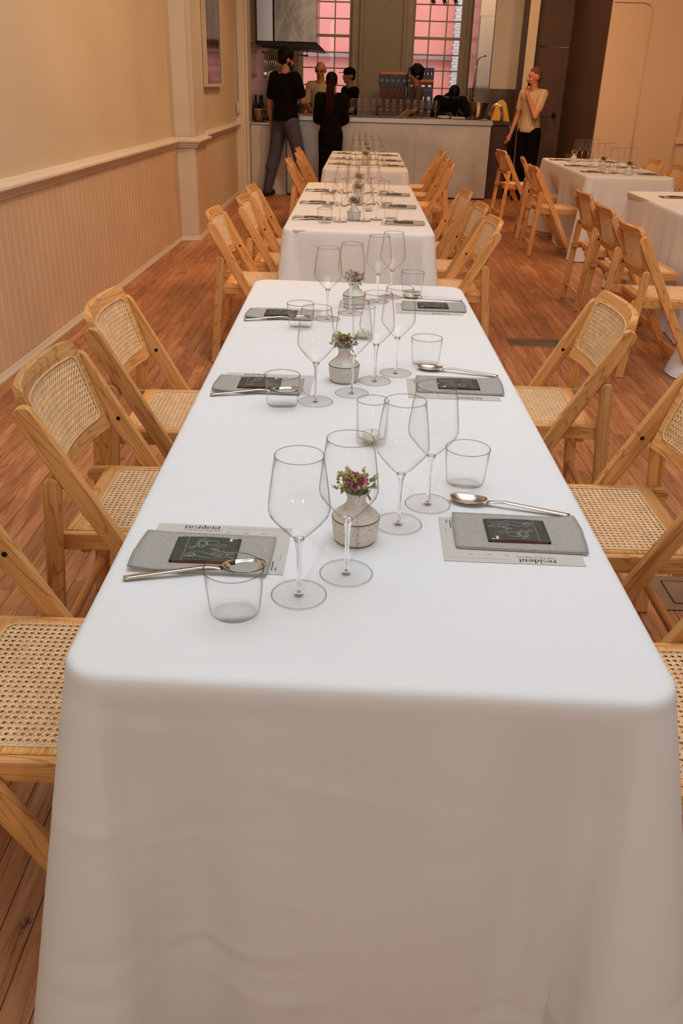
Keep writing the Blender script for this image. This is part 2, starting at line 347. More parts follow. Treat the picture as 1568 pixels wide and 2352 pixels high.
def rrect(x0, x1, y0, y1, r, k=5, m=1):
    """rounded rectangle CCW; r may be 4 radii (BL,BR,TR,TL); m subdivisions of each straight edge"""
    if not hasattr(r, '__len__'): r = (r,)*4
    cs = [(x0+r[0], y0+r[0], r[0], PI), (x1-r[1], y0+r[1], r[1], 1.5*PI), (x1-r[2], y1-r[2], r[2], 0), (x0+r[3], y1-r[3], r[3], PI/2)]
    out = []
    for i, (cx, cy, rr, a0) in enumerate(cs):
        arc = [(cx+rr*math.cos(a0+PI/2*j/k), cy+rr*math.sin(a0+PI/2*j/k)) for j in range(k+1)]
        out += arc
        nx = cs[(i+1) % 4]; s = (nx[0]+nx[2]*math.cos(nx[3]), nx[1]+nx[2]*math.sin(nx[3])); e = arc[-1]
        for j in range(1, m): out.append((e[0]+(s[0]-e[0])*j/m, e[1]+(s[1]-e[1])*j/m))
    return out
def ring_plate(mb, outer, inner, t0, t1, fn, bev=0.002, u_axis=(1, 0)):
    n = len(outer)
    def ins(pts, d):
        cx = sum(p[0] for p in pts)/n; cy = sum(p[1] for p in pts)/n
        return [(p[0]+(cx-p[0])/max(1e-6, math.hypot(cx-p[0], cy-p[1]))*d, p[1]+(cy-p[1])/max(1e-6, math.hypot(cx-p[0], cy-p[1]))*d) for p in pts]
    rings = [(outer, t0), (outer, t1-bev), (ins(outer, bev), t1), (ins(inner, -bev), t1), (inner, t1-bev), (inner, t0)]
    V = []; UV = []
    for rg, t in rings:
        for p in rg: V.append(fn(p[0], p[1], t)); UV.append((p[0]*u_axis[0]+p[1]*u_axis[1], p[1]*u_axis[0]-p[0]*u_axis[1]+t))
    Fs = []
    for k in range(6):
        k2 = (k+1) % 6
        for i in range(n):
            j = (i+1) % n; Fs.append((k*n+i, k*n+j, k2*n+j, k2*n+i))
    return mb.add(V, Fs, UV)
def lathe(mb, prof, n=32, cx=0, cy=0, z0=0, smooth=True, cap0=False, cap1=False, rmod=None):
    V = []; 
    for (r, z) in prof:
        for i in range(n):
            a = 2*PI*i/n; rr = r*(rmod(a, z) if rmod else 1); V.append((cx+rr*math.cos(a), cy+rr*math.sin(a), z0+z))
    Fs = []
    for k in range(len(prof)-1):
        for i in range(n):
            j = (i+1) % n; Fs.append((k*n+i, k*n+j, (k+1)*n+j, (k+1)*n+i))
    if cap0: Fs.append(tuple(range(n-1, -1, -1)))
    if cap1: Fs.append(tuple(range((len(prof)-1)*n, len(prof)*n)))
    return mb.add(V, Fs, None, smooth)
def tube(mb, pts, rad, n=8, smooth=True, caps=True):
    P = [Vector(p) for p in pts]; rs = rad if hasattr(rad, '__len__') else [rad]*len(P)
    V = []; up = Vector((0.12, 0.23, 0.97)).normalized()
    for i, p in enumerate(P):
        d = (P[min(i+1, len(P)-1)]-P[max(i-1, 0)]).normalized()
        a = d.cross(up)
        if a.length < 1e-3: a = d.cross(Vector((1, 0, 0)))
        a.normalize(); b = d.cross(a)
        for k in range(n):
            t = 2*PI*k/n; V.append(p + a*(math.cos(t)*rs[i]) + b*(math.sin(t)*rs[i]))
    Fs = []
    for i in range(len(P)-1):
        for k in range(n):
            j = (k+1) % n; Fs.append((i*n+k, i*n+j, (i+1)*n+j, (i+1)*n+k))
    if caps: Fs += [tuple(range(n-1, -1, -1)), tuple(range((len(P)-1)*n, len(P)*n))]
    return mb.add(V, Fs, None, smooth)
def ellipsoid(mb, c, r, n=16, mrings=10, fn=None):
    V = [(0, 0, 1)]; 
    for i in range(1, mrings):
        t = PI*i/mrings
        for k in range(n): a = 2*PI*k/n; V.append((math.sin(t)*math.cos(a), math.sin(t)*math.sin(a), math.cos(t)))
    V.append((0, 0, -1)); Fs = []
    for k in range(n): Fs.append((0, 1+k, 1+(k+1) % n))
    for i in range(mrings-2):
        for k in range(n): j = (k+1) % n; Fs.append((1+i*n+k, 1+(i+1)*n+k, 1+(i+1)*n+j, 1+i*n+j))
    e = len(V)-1; o = 1+(mrings-2)*n
    for k in range(n): Fs.append((e, o+(k+1) % n, o+k))
    V = [(c[0]+x*r[0], c[1]+y*r[1], c[2]+z*r[2]) for x, y, z in V]
    if fn: V = [fn(*v) for v in V]
    return mb.add(V, Fs, None, True)
idn = lambda a, b, c: (a, b, c)

# ================================================================== ROOM
WY = math.atan2(0.107, 4.59)                       # the left wall runs slightly skew
def wl(y, off=0.0): return -1.807 + (y-4.231)*0.0233 + off      # inner face X of left wall at y
ZC = 4.4
# ---- floor
mb = MB(); box(mb, -3.2, 6.2, -3.2, 18, -0.12, -0.022); floor = mb.obj('floor', 'subfloor'); tag(floor, 'worn narrow-strip maple floor', None, None, 'structure')
PW = 0.0575
def in_view(x, y, z=0, marg=0.06):
    d = Vector((x, y, z-H_CAM)); zz = d.dot(_f)
    if zz < 0.2: return False
    u = d.dot(r2)/zz*F_PX/1568; v = -d.dot(u2)/zz*F_PX/2352
    return abs(u) < 0.5+marg and abs(v) < 0.5+marg
planks = []
nrow = int((5.4+2.0)/PW)
for i in range(nrow):
    x = -2.0 + i*PW; y = -0.6 - random.random()*1.2
    while y < 17.2:
        ln = random.uniform(0.55, 1.7); planks.append((x, y, min(ln, 17.3-y))); y += ln
vis = []; rest = []
for p in planks:
    ok = any(in_view(p[0]+PW/2, p[1]+p[2]*t) for t in (0, .25, .5, .75, 1))
    yy = max(p[1]+p[2]*0.5, 0.3)
    under = (-0.28 < p[0] < 0.36 and p[1]+p[2] < 11 and (p[1] > 0.8 or True) and yy < 10.8) or (p[0] > 2.3 and p[1] > 4.6)
    if ok and not under: vis.append((math.hypot(p[0], yy), p))
    else: rest.append(p)
vis.sort(); rest += [p for _, p in vis[300:]]; vis = [p for _, p in vis[:300]]
LQ = [0.55, 0.75, 0.95, 1.15, 1.35, 1.55, 1.75]
def plank_box(mb, x, y, ln, rnd=0.0, lift=0.0):
    g = 0.0007; b = 0.0009
    P = [(x+g, y+g, -0.02), (x+PW-g, y+g, -0.02), (x+PW-g, y+ln-g, -0.02), (x+g, y+ln-g, -0.02)]
    P += [(x+g, y+g, -b+lift), (x+PW-g, y+g, -b+lift), (x+PW-g, y+ln-g, -b+lift), (x+g, y+ln-g, -b+lift)]
    P += [(x+g+b, y+g+b, lift), (x+PW-g-b, y+g+b, lift), (x+PW-g-b, y+ln-g-b, lift), (x+g+b, y+ln-g-b, lift)]
    Fs = [(0,1,5,4),(1,2,6,5),(2,3,7,6),(3,0,4,7),(4,5,9,8),(5,6,10,9),(6,7,11,10),(7,4,8,11),(8,9,10,11)]
    ou = rnd*53.0
    mb.add(P, Fs, [(p[1]-y+ou, p[0]-x+ou) for p in P], False, rnd)
for k, (x, y, ln) in enumerate(vis):
    mb = MB(); plank_box(mb, x, y, ln, 0.0, random.uniform(-0.0006, 0.0))
    o = mb.obj('plank', 'plank', floor)
mb = MB()
for (x, y, ln) in rest: plank_box(mb, x, y, ln, random.uniform(0.02, 1), random.uniform(-0.0006, 0))
o = mb.obj('distant_planks', 'plank_far', floor); o['kind'] = 'stuff'

# ---- left wall with chair rail, beadboard, pilaster, recess, second pilaster
def struct(name, mb, m, parent=None):
    o = mb.obj(name, m, parent)
    if parent is None: o['kind'] = 'structure'
    return o
def quadbox(mb, pts, z0, z1):
    n = len(pts); V = [(p[0], p[1], z0) for p in pts] + [(p[0], p[1], z1) for p in pts]
    Fs = [tuple(range(n-1, -1, -1)), tuple(range(n, 2*n))] + [(i, (i+1) % n, n+(i+1) % n, n+i) for i in range(n)]
    mb.add(V, Fs); return mb
Y0, Y1 = -3.0, 8.85
mb = MB(); quadbox(mb, [(wl(Y0)-.3, Y0), (wl(Y0), Y0), (wl(Y1), Y1), (wl(Y1)-.3, Y1)], 0, ZC); wall_left = struct('wall_left', mb, 'wall')
# beadboard planks: flat board with a rounded bead on one edge
by = 2.0; k = 0
BW = 0.092
mbd = {}
while by < 8.22:
    mb = MB(); wv = BW
    prof = [(0.0, 0.000), (0.0, 0.010), (wv-0.016, 0.010), (wv-0.014, 0.004), (wv-0.012, 0.010), (wv-0.008, 0.0135), (wv-0.004, 0.011), (wv-0.002, 0.002), (wv, 0.0)]
    V = []
    for z in (0.05, 0.875):
        for (s, d) in prof: V.append((wl(by+s, d+0.001), by+s, z))
    n = len(prof); Fs = [(i, i+1, n+i+1, n+i) for i in range(n-1)] + [tuple(range(n-1, -1, -1)), tuple(range(n, 2*n))]
    Fs = [tuple(reversed(f)) for f in Fs]
    mb.add(V, Fs); mb.obj('board', 'bead', wall_left); by += BW
mb = MB(); quadbox(mb, [(wl(8.22), 8.22), (wl(8.22, .014), 8.22), (wl(8.85, .014), 8.85), (wl(8.85), 8.85)], 0.03, .88); mb.obj('end_panel', 'bead', wall_left)
def rail_profile(): return [(0, 0.868), (0.018, 0.868), (0.022, 0.885), (0.034, 0.893), (0.036, 0.905), (0.052, 0.912), (0.058, 0.922), (0.056, 0.934), (0.044, 0.940), (0.020, 0.944), (0.012, 0.958), (0.0, 0.962)]
def sweep(mb, path, prof, smooth=False):
    """profile (out,z) swept along a plan path; out is to the right-hand side of travel"""
    P = [Vector(p) for p in path]; n = len(prof); V = []
    for i, p in enumerate(P):
        d1 = (P[i]-P[i-1]).normalized() if i else (P[1]-P[0]).normalized()
        d2 = (P[i+1]-P[i]).normalized() if i < len(P)-1 else d1
        n1 = Vector((d1.y, -d1.x)); n2 = Vector((d2.y, -d2.x)); nn = (n1+n2).normalized(); s = 1/max(0.3, nn.dot(n1))
        for (o_, z) in prof: V.append((p.x+nn.x*o_*s, p.y+nn.y*o_*s, z))
    Fs = []
    for i in range(len(P)-1):
        for k in range(n):
            j = (k+1) % n; Fs.append((i*n+k, i*n+j, (i+1)*n+j, (i+1)*n+k))
    Fs += [tuple(range(n-1, -1, -1)), tuple(range((len(P)-1)*n, len(P)*n))]
    mb.add(V, Fs, None, smooth)
PX = -1.517
pil = [(wl(8.82)-.02, 8.82), (PX, 8.86), (PX, 9.50), (-1.62, 9.50)]
mb = MB(); quadbox(mb, [(-2.0, 8.82), (PX, 8.86), (PX, 9.50), (-2.0, 9.50)], 0, ZC); struct('trim_1', mb, 'trim')
mb = MB(); quadbox(mb, [(PX-.012, 8.853), (PX+.006, 8.853), (PX+.006, 8.872), (PX-.012, 8.872)], 0.97, ZC); quadbox(mb, [(PX-.03, 8.849), (PX-.024, 8.849), (PX-.024, 8.9), (PX-.03, 8.9)], 0.97, ZC); struct('trim_2', mb, 'trim')
mb = MB(); quadbox(mb, [(-2.0, 9.50), (-1.615, 9.50), (-1.615, 12.95), (-2.0, 12.95)], 0, ZC); wall_recess = struct('wall_recess', mb, 'wall')
mb = MB(); sweep(mb, [(wl(-3), -3), (wl(8.80), 8.80), (wl(8.80)+.008, 8.82), (PX+.004, 8.855), (PX+.004, 9.5), (-1.613, 9.502), (-1.613, 12.95)], rail_profile()); struct('trim_3', mb, 'trim')
mb = MB(); sweep(mb, [(wl(-3), -3), (wl(8.80), 8.80), (wl(8.80)+.008, 8.82), (PX+.002, 8.855), (PX+.002, 9.5), (-1.613, 9.502), (-1.613, 12.95)], [(0, 0), (0.022, 0), (0.024, 0.012), (0.018, 0.028), (0.014, 0.045), (0, 0.05)]); struct('baseboard_left', mb, 'trim')
# narrow boards on the pilaster's return
for k in range(6):
    mb = MB(); y = 8.90+k*0.098; box(mb, PX-.002, PX+.010, y, y+0.090, 0.05, 0.87, 0.003); mb.obj('board', 'bead', bpy.data.objects['trim_1'])
mb = MB(); quadbox(mb, [(-2.0, 12.93), (-1.455, 12.93), (-1.455, 13.3), (-2.0, 13.3)], 0, ZC); struct('trim_4', mb, 'trim')
mb = MB(); quadbox(mb, [(-1.475, 12.915), (-1.445, 12.915), (-1.445, 13.34), (-1.475, 13.34)], 0, ZC); struct('trim_5', mb, 'trim')
# conduit with a switch box on the pilaster
mb = MB(); tube(mb, [(-1.585, 12.915, 4.3), (-1.585, 12.915, 1.21)], 0.009, 8); o = mb.obj('conduit', 'trim'); tag(o, 'thin painted conduit dropping to a switch box beside the kitchen opening', 'conduit')
mb = MB(); box(mb, -1.605, -1.555, 12.875, 12.929, 1.06, 1.20, 0.006); tube(mb, [(-1.575, 12.87, 1.15), (-1.56, 12.87, 1.10), (-1.575, 12.87, 1.07)], 0.006, 6); o = mb.obj('switch_box', 'trim'); tag(o, 'small cream switch box on the pilaster beside the kitchen opening', 'switch')
# picture on recess wall
fr = thing('picture_frame', 'tall dark glossy artwork in a thin white frame on the recess wall', 'picture', (-1.612, 10.75, 1.39))
mb = MB(); Z0, Z1, HY = 0.0, 2.0, 0.60
for a in [(-HY, -HY+.03, Z0, Z1), (HY-.03, HY, Z0, Z1), (-HY+.03, HY-.03, Z0, Z0+.03), (-HY+.03, HY-.03, Z1-.03, Z1)]:
    box(mb, 0, 0.045, a[0], a[1], a[2], a[3], 0.002)
mb.obj('frame', 'trim', fr); mb = MB(); box(mb, 0.004, 0.03, -HY+.03, HY-.03, Z0+.03, Z1-.03); mb.obj('artwork', 'art', fr)

# ---- right-hand side
PY = 12.0; PXL = 3.12
mb = MB(); quadbox(mb, [(PXL, PY), (5.6, PY), (5.6, PY+.25), (PXL+.25, PY+.25), (PXL+.25, 14.1), (PXL, 14.1)], 0, ZC)
wall_right = struct('wall_partition', mb, 'wall2')
mb = MB(); quadbox(mb, [(PXL-.012, PY+.004), (PXL-.001, PY+.004), (PXL-.001, 14.0), (PXL-.012, 14.0)], 0, ZC); struct('wall_recess_side', mb, 'brown_door')
mb = MB(); tube(mb, [(PXL+.02, PY-.014, 2.44), (3.50, PY-.014, 2.44), (3.56, PY-.014, 2.425), (3.60, PY-.014, 2.385), (3.615, PY-.014, 2.32), (3.615, PY-.014, 1.6), (3.64, PY-.014, 0.10)], 0.007, 8); o = mb.obj('conduit', 'wall2'); tag(o, 'tan surface conduit bending across and down the partition wall', 'conduit')
mb = MB(); quadbox(mb, [(4.17, PY-.14), (5.6, PY-.14), (5.6, PY), (4.17, PY)], 0, ZC); struct('trim_6', mb, 'wall2')
mb = MB(); box(mb, 4.13, 5.6, PY-.18, PY-.13, .88, .95, 0.01); struct('trim_7', mb, 'wall2')
mb = MB(); quadbox(mb, [(5.0, -3), (5.3, -3), (5.3, 12.0), (5.0, 12.0)], 0, ZC); struct('wall_right', mb, 'wall')
# wall behind the camera: solid, without window openings
mb = MB(); box(mb, -2.2, 5.3, -3.3, -3.0, 0, ZC); struct('wall_front', mb, 'wall')
mb = MB(); box(mb, -2.3, 5.6, -3.3, 18, ZC, ZC+.1); struct('ceiling', mb, 'ceil')
# brown door wall at Y=14
mb = MB(); box(mb, 2.62, PXL+.2, 14.0, 14.2, 2.03, ZC); box(mb, 2.62, 2.66, 14.0, 14.2, 0, 2.03); struct('wall_hall', mb, 'brown_door')
mb = MB(); box(mb, 2.66, PXL, 14.02, 14.06, 0.005, 2.02, 0.003); box(mb, 2.74, 3.04, 14.012, 14.02, 0.2, 0.9, 0.002); box(mb, 2.74, 3.04, 14.012, 14.02, 1.1, 1.9, 0.002)
door = struct('door_1', mb, 'brown_door'); mb = MB(); ellipsoid(mb, (2.99, 13.96, 1.14), (0.03, 0.03, 0.03)); tube(mb, [(2.99, 13.96, 1.14), (2.99, 14.02, 1.14)], 0.012); mb.obj('door_knob', 'black', door)
# post between kitchen and hall
mb = MB(); quadbox(mb, [(2.44, 13.8), (2.58, 13.8), (2.62, 14.2), (2.44, 14.2)], 0, ZC); struct('trim_8', mb, 'wall')
mb = MB(); quadbox(mb, [(2.424, 13.79), (2.44, 13.79), (2.44, 14.2), (2.424, 14.2)], 0, ZC); struct('trim_9', mb, 'darkwood')

# ---- kitchen shell
KY = 17.0
def wall_with_holes(name, y0, y1, x0, x1, z1, holes, m):
    """wall in the XZ plane with rectangular openings"""
    xs = sorted({x0, x1, *[h[0] for h in holes], *[h[1] for h in holes]}); zs = sorted({0, z1, *[h[2] for h in holes], *[h[3] for h in holes]})
    mb = MB()
    for a, b in zip(xs, xs[1:]):
        run = None
        for c, d in zip(zs, zs[1:]):
            if any(h[0] <= a and b <= h[1] and h[2] <= c and d <= h[3] for h in holes): continue
            box(mb, a, b, y0, y1, c, d)
    return struct(name, mb, m)
W1 = (-0.96, -0.06, 1.16, 3.7); W2 = (1.0, 1.89, 1.16, 3.7)
wall_with_holes('wall_back', KY, KY+.3, -2.0, 3.6, ZC, [W1, W2], 'taupe')
mb = MB(); box(mb, -1.9, -1.47, 13.3, KY, 0, ZC); struct('wall_kitchen_side', mb, 'taupe')
mb = MB(); box(mb, -1.47, -1.455, 13.35, KY-.02, 0.95, 1.98); o = struct('trim_10', mb, 'steel')
mb = MB(); box(mb, 2.62, 2.8, 14.2, KY, 0, ZC); struct('wall_kitchen_right', mb, 'white_panel')
for n_, Wd in ((1, W1), (2, W2)):
    a, b, c, d = Wd
    mb = MB(); s = .045
    for q in [(a, a+s, c, d), (b-s, b, c, d), (a+s, b-s, c, c+.07), (a+s, b-s, d-.06, d), (a+s, b-s, 2.205, 2.25)]: box(mb, q[0], q[1], KY+.08, KY+.125, q[2], q[3], .003)
    win = struct('window_%d' % n_, mb, 'taupe_trim')
    for z in (1.445, 1.72, 1.97, 2.49, 2.74, 3.0, 3.3):
        mb = MB(); box(mb, a+s, b-s, KY+.09, KY+.115, z-.011, z+.011, .002); mb.obj('muntin', 'taupe_trim', win)
    for x in (a+(b-a)/3, a+2*(b-a)/3):
        mb = MB(); box(mb, x-.011, x+.011, KY+.088, KY+.117, c+.07, d-.06, .002); mb.obj('muntin', 'taupe_trim', win)
    mb = MB(); box(mb, a+s, b-s, KY+.1, KY+.104, c+.07, d-.06); mb.obj('pane', 'pane', win)
    mb = MB(); box(mb, a-.06, b+.06, KY-.10, KY+.08, c-.05, c, .006); mb.obj('window_sill', 'taupe_trim', win)
    for (x0, x1) in ((a-.13, a), (b, b+.13)):
        mb = MB(); box(mb, x0, x1, KY-.03, KY, c-.0, d+.1, .004); sgn = 1 if x0 < a-.01 else -1
        box(mb, x0+.02, x0+.045, KY-.05, KY-.03, c, d+.1, .003); box(mb, x1-.045, x1-.02, KY-.05, KY-.03, c, d+.1, .003); mb.obj('casing', 'taupe_trim', win)
for k, x in enumerate((0.10, 0.86)):
    mb = MB(); box(mb, x-.03, x+.03, KY-.09, KY, 0, ZC-.02, .008); box(mb, x-.012, x+.012, KY-.115, KY-.09, 0, ZC-.02, .005); struct('trim_%d' % (11+k), mb, 'taupe_trim')
# ---- neighbour building seen through the windows
nb = thing('neighbour_building', 'pink stucco building with a pale brick pier outside the kitchen windows', 'building', (0, 22.4, -3))
mb = MB(); box(mb, -9, 9, 0, 0.4, 0, 12); mb.obj('wall', 'pink', nb)
mb = MB(); box(mb, 2.25, 3.3, -0.35, 0, 0, 12, .01); mb.obj('brick_pier', 'brick', nb)
mb = MB(); box(mb, -9, 2.25, -0.12, 0, 5.03, 5.13, .01); box(mb, -9, 2.25, -0.06, 0, 4.2, 4.26, .01); mb.obj('ledge', 'ledge', nb)
mb = MB(); box(mb, -9, 9, -6, 0.4, -0.2, 0, 0); mb.obj('yard_slab', 'ledge', nb)
area('courtyard_daylight', (0.5, 19.6, 6.5), (0.5, 22.4, 0.5), 6, 2, 165, (1.0, 0.95, 0.92))

# ================================================================== BAR AND KITCHEN FITTINGS
bar = thing('bar_counter', 'long steel-clad bar counter in front of the kitchen', 'counter', (0, 13.1, 0))
mb = MB(); box(mb, -0.95, 1.97, -0.03, 0.75, 0.985, 1.055, .008); mb.obj('countertop', 'steel', bar)
mb = MB(); box(mb, -0.925, 1.945, 0.03, 0.70, 0.0, 0.985, 0); mb.obj('body', 'darkwood', bar)
for a, b in ((-0.93, 0.03), (0.034, 0.90), (0.904, 1.95)):
    mb = MB(); box(mb, a, b, 0.0, 0.03, 0.02, 0.985, .003); mb.obj('front_panel', 'barpanel', bar)
mb = MB(); box(mb, 0.028, 0.036, -0.004, 0.002, .02, .985); mb.obj('panel_seam', 'steel', bar)
mb = MB(); box(mb, 0.898, 0.906, -0.004, 0.002, .02, .985); mb.obj('panel_seam', 'steel', bar)
lc = thing('low_cabinet', 'low white cabinet with a pale top beside the bar', 'cabinet', (0, 13.1, 0))
mb = MB(); box(mb, -1.44, -0.94, 0, 0.6, 0.0, 0.915, .003); mb.obj('body', 'white_panel', lc)
mb = MB(); box(mb, -1.45, -0.94, -0.01, 0.62, 0.92, 0.95, .004); mb.obj('top', 'steel', lc)
dk = thing('dark_cabinet', 'dark wood service cabinet at the end of the bar', 'cabinet', (0, 13.1, 0))
mb = MB(); box(mb, 1.98, 2.24, 0.22, 0.85, 0, 0.99, .004); mb.obj('body', 'darkwood', dk)
mb = MB(); box(mb, 1.98, 2.30, 0.19, 0.88, 0.99, 1.03, .005); mb.obj('top', 'darkwood', dk)
dk2 = thing('dish_counter', 'low dark dishwashing counter behind the yellow sign', 'counter', (0, 14.2, 0))
mb = MB(); box(mb, 2.0, 2.60, 0, 0.6, 0, 0.90, .004); mb.obj('body', 'darkwood', dk2)
mb = MB(); box(mb, 2.0, 2.61, -0.02, 0.62, 0.90, 0.93, .004); mb.obj('top', 'steel', dk2)
# yellow wet-floor sign standing on dish counter
sg = thing('wet_floor_sign', 'yellow folding wet-floor sign standing behind the bar end', 'sign', (2.26, 14.34, 0.93))
mb = MB(); prism(mb, [(-.17, 0), (.17, 0), (.07, .34), (.02, .38), (-.02, .38), (-.07, .34)], 0, .02, lambda a, b, t: (a, -.06+b*0.15+t, b), .003); mb.obj('front_panel', 'yellow', sg)
mb = MB(); prism(mb, [(-.17, 0), (.17, 0), (.07, .34), (.02, .38), (-.02, .38), (-.07, .34)], 0, .02, lambda a, b, t: (a, .09-b*0.2+t, b), .003); mb.obj('back_panel', 'yellow', sg)
# stainless splash back, tall steel cabinet, white panel
mb = MB(); box(mb, 1.80, 2.61, 14.82, 14.86, 0.93, 1.46, .002); o = mb.obj('steel_splashback', 'steel_dark'); tag(o, 'reflective steel splashback above the dish counter', 'splashback')
mb = MB(); box(mb, 2.13, 2.62, 14.87, 14.93, 1.44, ZC-.02, .002); o = mb.obj('white_wall_panel', 'white_panel'); tag(o, 'pale laminate panel above the steel splashback', 'panel')
cb = thing('steel_cabinet', 'tall shiny steel cabinet between the second window and pale panel', 'cabinet', (0, 14.9, 0))
mb = MB(); box(mb, 1.90, 2.14, 0.08, 0.9, 1.46, 4.2, .003); mb.obj('body', 'steel', cb)
mb = MB(); box(mb, 1.905, 2.13, 0.06, 0.078, 1.48, 2.45, .004); mb.obj('door', 'steel', cb)
mb = MB(); box(mb, 1.90, 2.14, 0.0, 0.9, 0.0, 0.92, .003); mb.obj('base', 'steel_dark', cb)
# hood
hd = thing('extractor_hood', 'large dented steel extractor hood over the cook line', 'hood', (0, 14.3, 0))
mb = MB()
V = [(-1.46,0,1.99),(-0.46,0,1.93),(-0.46,1.3,1.93),(-1.46,1.3,1.99)]
box(mb, -1.20, -0.57, 0, 1.2, 2.0, ZC-.4, .006); mb.obj('front_panel', 'steel_dark', hd)
mb = MB(); box(mb, -1.46, -1.215, 0.03, 1.2, 2.0, ZC-.4, .006); mb.obj('side_panel', 'steel', hd)
mb = MB(); prism(mb, [(-1.455, 1.955), (-.50, 1.90), (-.45, 1.90), (-.56, 1.995), (-1.455, 1.995)], -0.03, 1.3, lambda a, b, t: (a, t, b), .003); mb.obj('lip', 'black', hd)
mb = MB(); tube(mb, [(-1.40, 0.2, 1.86), (-0.70, 0.2, 1.83)], 0.012); tube(mb, [(-1.38, 0.2, 1.86), (-1.38, 0.2, 1.96)], 0.008); tube(mb, [(-.72, 0.2, 1.83), (-.72, 0.2, 1.93)], 0.008); mb.obj('utensil_rail', 'steel', hd)
for k in range(9):
    x = -1.36+k*.034+random.uniform(-.006, .006); ln = random.uniform(.22, .34); z1 = 1.835
    mb = MB(); tube(mb, [(0, 0, 0), (0, 0, -ln)], 0.006, 6)
    if k % 3 == 0: ellipsoid(mb, (0, 0, -ln-.03), (.035, .012, .045))
    elif k % 3 == 1: ellipsoid(mb, (0, 0, -ln-.02), (.03, .03, .02))
    else: box(mb, -.03, .03, -.003, .003, -ln-.09, -ln+.01)
    tube(mb, [(0, 0, 0), (0, .0, .02), (.0, -.01, .03)], 0.004, 5)
    o = mb.obj('utensil', 'chrome', None, (x, 14.488, z1)); tag(o, 'steel kitchen utensil hanging in the row under the hood', 'utensil', 'utensils hanging under the hood')
# cook line below hood
ck = thing('cook_line', 'steel cook line with pans behind the bar', 'stove', (0, 14.75, 0))
mb = MB(); box(mb, -1.45, -0.95, 0, 0.8, 0, .93, .004); mb.obj('body', 'steel_dark', ck); mb = MB(); box(mb, -1.45, -.95, 0.0, .8, .935, .97, .003); mb.obj('top', 'black', ck)
bk = thing('steel_bench', 'steel work bench running under the kitchen windows', 'counter', (0, 16.2, 0))
mb = MB(); box(mb, -0.9, 1.85, 0, .75, .86, .90, .004); mb.obj('top', 'steel', bk); mb = MB(); box(mb, -0.88, 1.83, .02, .7, 0, .86); mb.obj('body', 'steel_dark', bk)
# shiny steel pot/pass object beside the bald cook
pt = thing('steel_stockpot', 'tall shiny steel stockpot beside the bald cook', 'pot', (-0.78, 16.45, .90))
mb = MB(); lathe(mb, [(.001, 0), (.16, 0), (.165, .01), (.165, .36), (.170, .37), (.162, .372), (.155, .36), (.155, .02), (.001, .015)], 28); mb.obj('pot_body', 'steel', pt)
mb = MB(); lathe(mb, [(.172, .374), (.174, .385), (.12, .41), (.03, .425), (.001, .426)], 28); ellipsoid(mb, (0, 0, .445), (.02, .02, .02)); mb.obj('lid', 'chrome', pt)
# glass racks on bench
def crate(name, label, x, y, z, wd, dp, ht, m, rim, slots=5, group=None):
    t = thing(name, label, 'crate', (x, y, z), 0, group)
    mb = MB(); 
    for (a, b, c, d) in ((-wd/2, wd/2, -dp/2, -dp/2+.012), (-wd/2, wd/2, dp/2-.012, dp/2), (-wd/2, -wd/2+.012, -dp/2+.012, dp/2-.012), (wd/2-.012, wd/2, -dp/2+.012, dp/2-.012)):
        box(mb, a, b, c, d, 0, ht*.38, .002); box(mb, a, b, c, d, ht*.62, ht, .002)
        if b-a > .1:
            for k in range(slots+1): xx = a+(b-a)*k/slots; box(mb, max(a, xx-.014), min(b, xx+.014), c, d, ht*.38, ht*.62)
        else:
            for k in range(slots+1): yy = c+(d-c)*k/slots; box(mb, a, b, max(c, yy-.014), min(d, yy+.014), ht*.38, ht*.62)
    box(mb, -wd/2+.012, wd/2-.012, -dp/2+.012, dp/2-.012, 0.0, .012); mb.obj('tray', m, t)
    if rim: mb = MB(); ring_plate(mb, rrect(-wd/2, wd/2, -dp/2, dp/2, .02), rrect(-wd/2+.015, wd/2-.015, -dp/2+.015, dp/2-.015, .01), ht, ht+.035, idn); mb.obj('rim', rim, t)
    return t
sh = thing('rack_stand', 'dark stand carrying glass racks between the kitchen windows', 'stand', (0.66, 16.05, 0))
mb = MB()
for x in (-.24, .24):
    for y in (-.1, .1): box(mb, x-.015, x+.015, y-.015, y+.015, 0, 1.13)
box(mb, -.26, .26, -.13, .13, 1.13, 1.15); mb.obj('stand_frame', 'black', sh)
for k in range(4): crate('glass_rack', 'maroon glass rack in the stack between the windows, under the blue one' if k else 'maroon glass rack at the bottom of the stack between the windows', .66, 16.05, 1.151+k*.075, .43, .24, .072, 'maroon', None, 6, 'maroon glass racks between the windows')
for o, q in zip([o for o in C.objects if o.name.startswith('glass_rack') and o.parent is None], ('lowest', 'second from bottom', 'third from bottom', 'topmost')): o['label'] = 'maroon glass rack between the windows, ' + q + ' of its stack'
crate('glass_rack_blue', 'blue glass rack with orange rim between the kitchen windows', .66, 16.05, 1.453, .47, .26, .18, 'blue', 'orange', 5)
sh2 = dup(sh, (1.10, 15.75, 0), 0, 'dark stand carrying blue racks in front of the second window')
crate('glass_rack_blue', 'lower blue rack behind the curly-haired cook', 1.10, 15.75, 1.151, .42, .25, .26, 'blue', None, 4)
crate('glass_rack_blue', 'blue rack with orange rim behind the curly-haired cook', 1.10, 15.75, 1.413, .42, .25, .12, 'blue', 'orange', 4)
crate('glass_rack_blue', 'topmost blue rack behind the curly-haired cook', 1.10, 15.75, 1.57, .42, .25, .17, 'blue', None, 7)
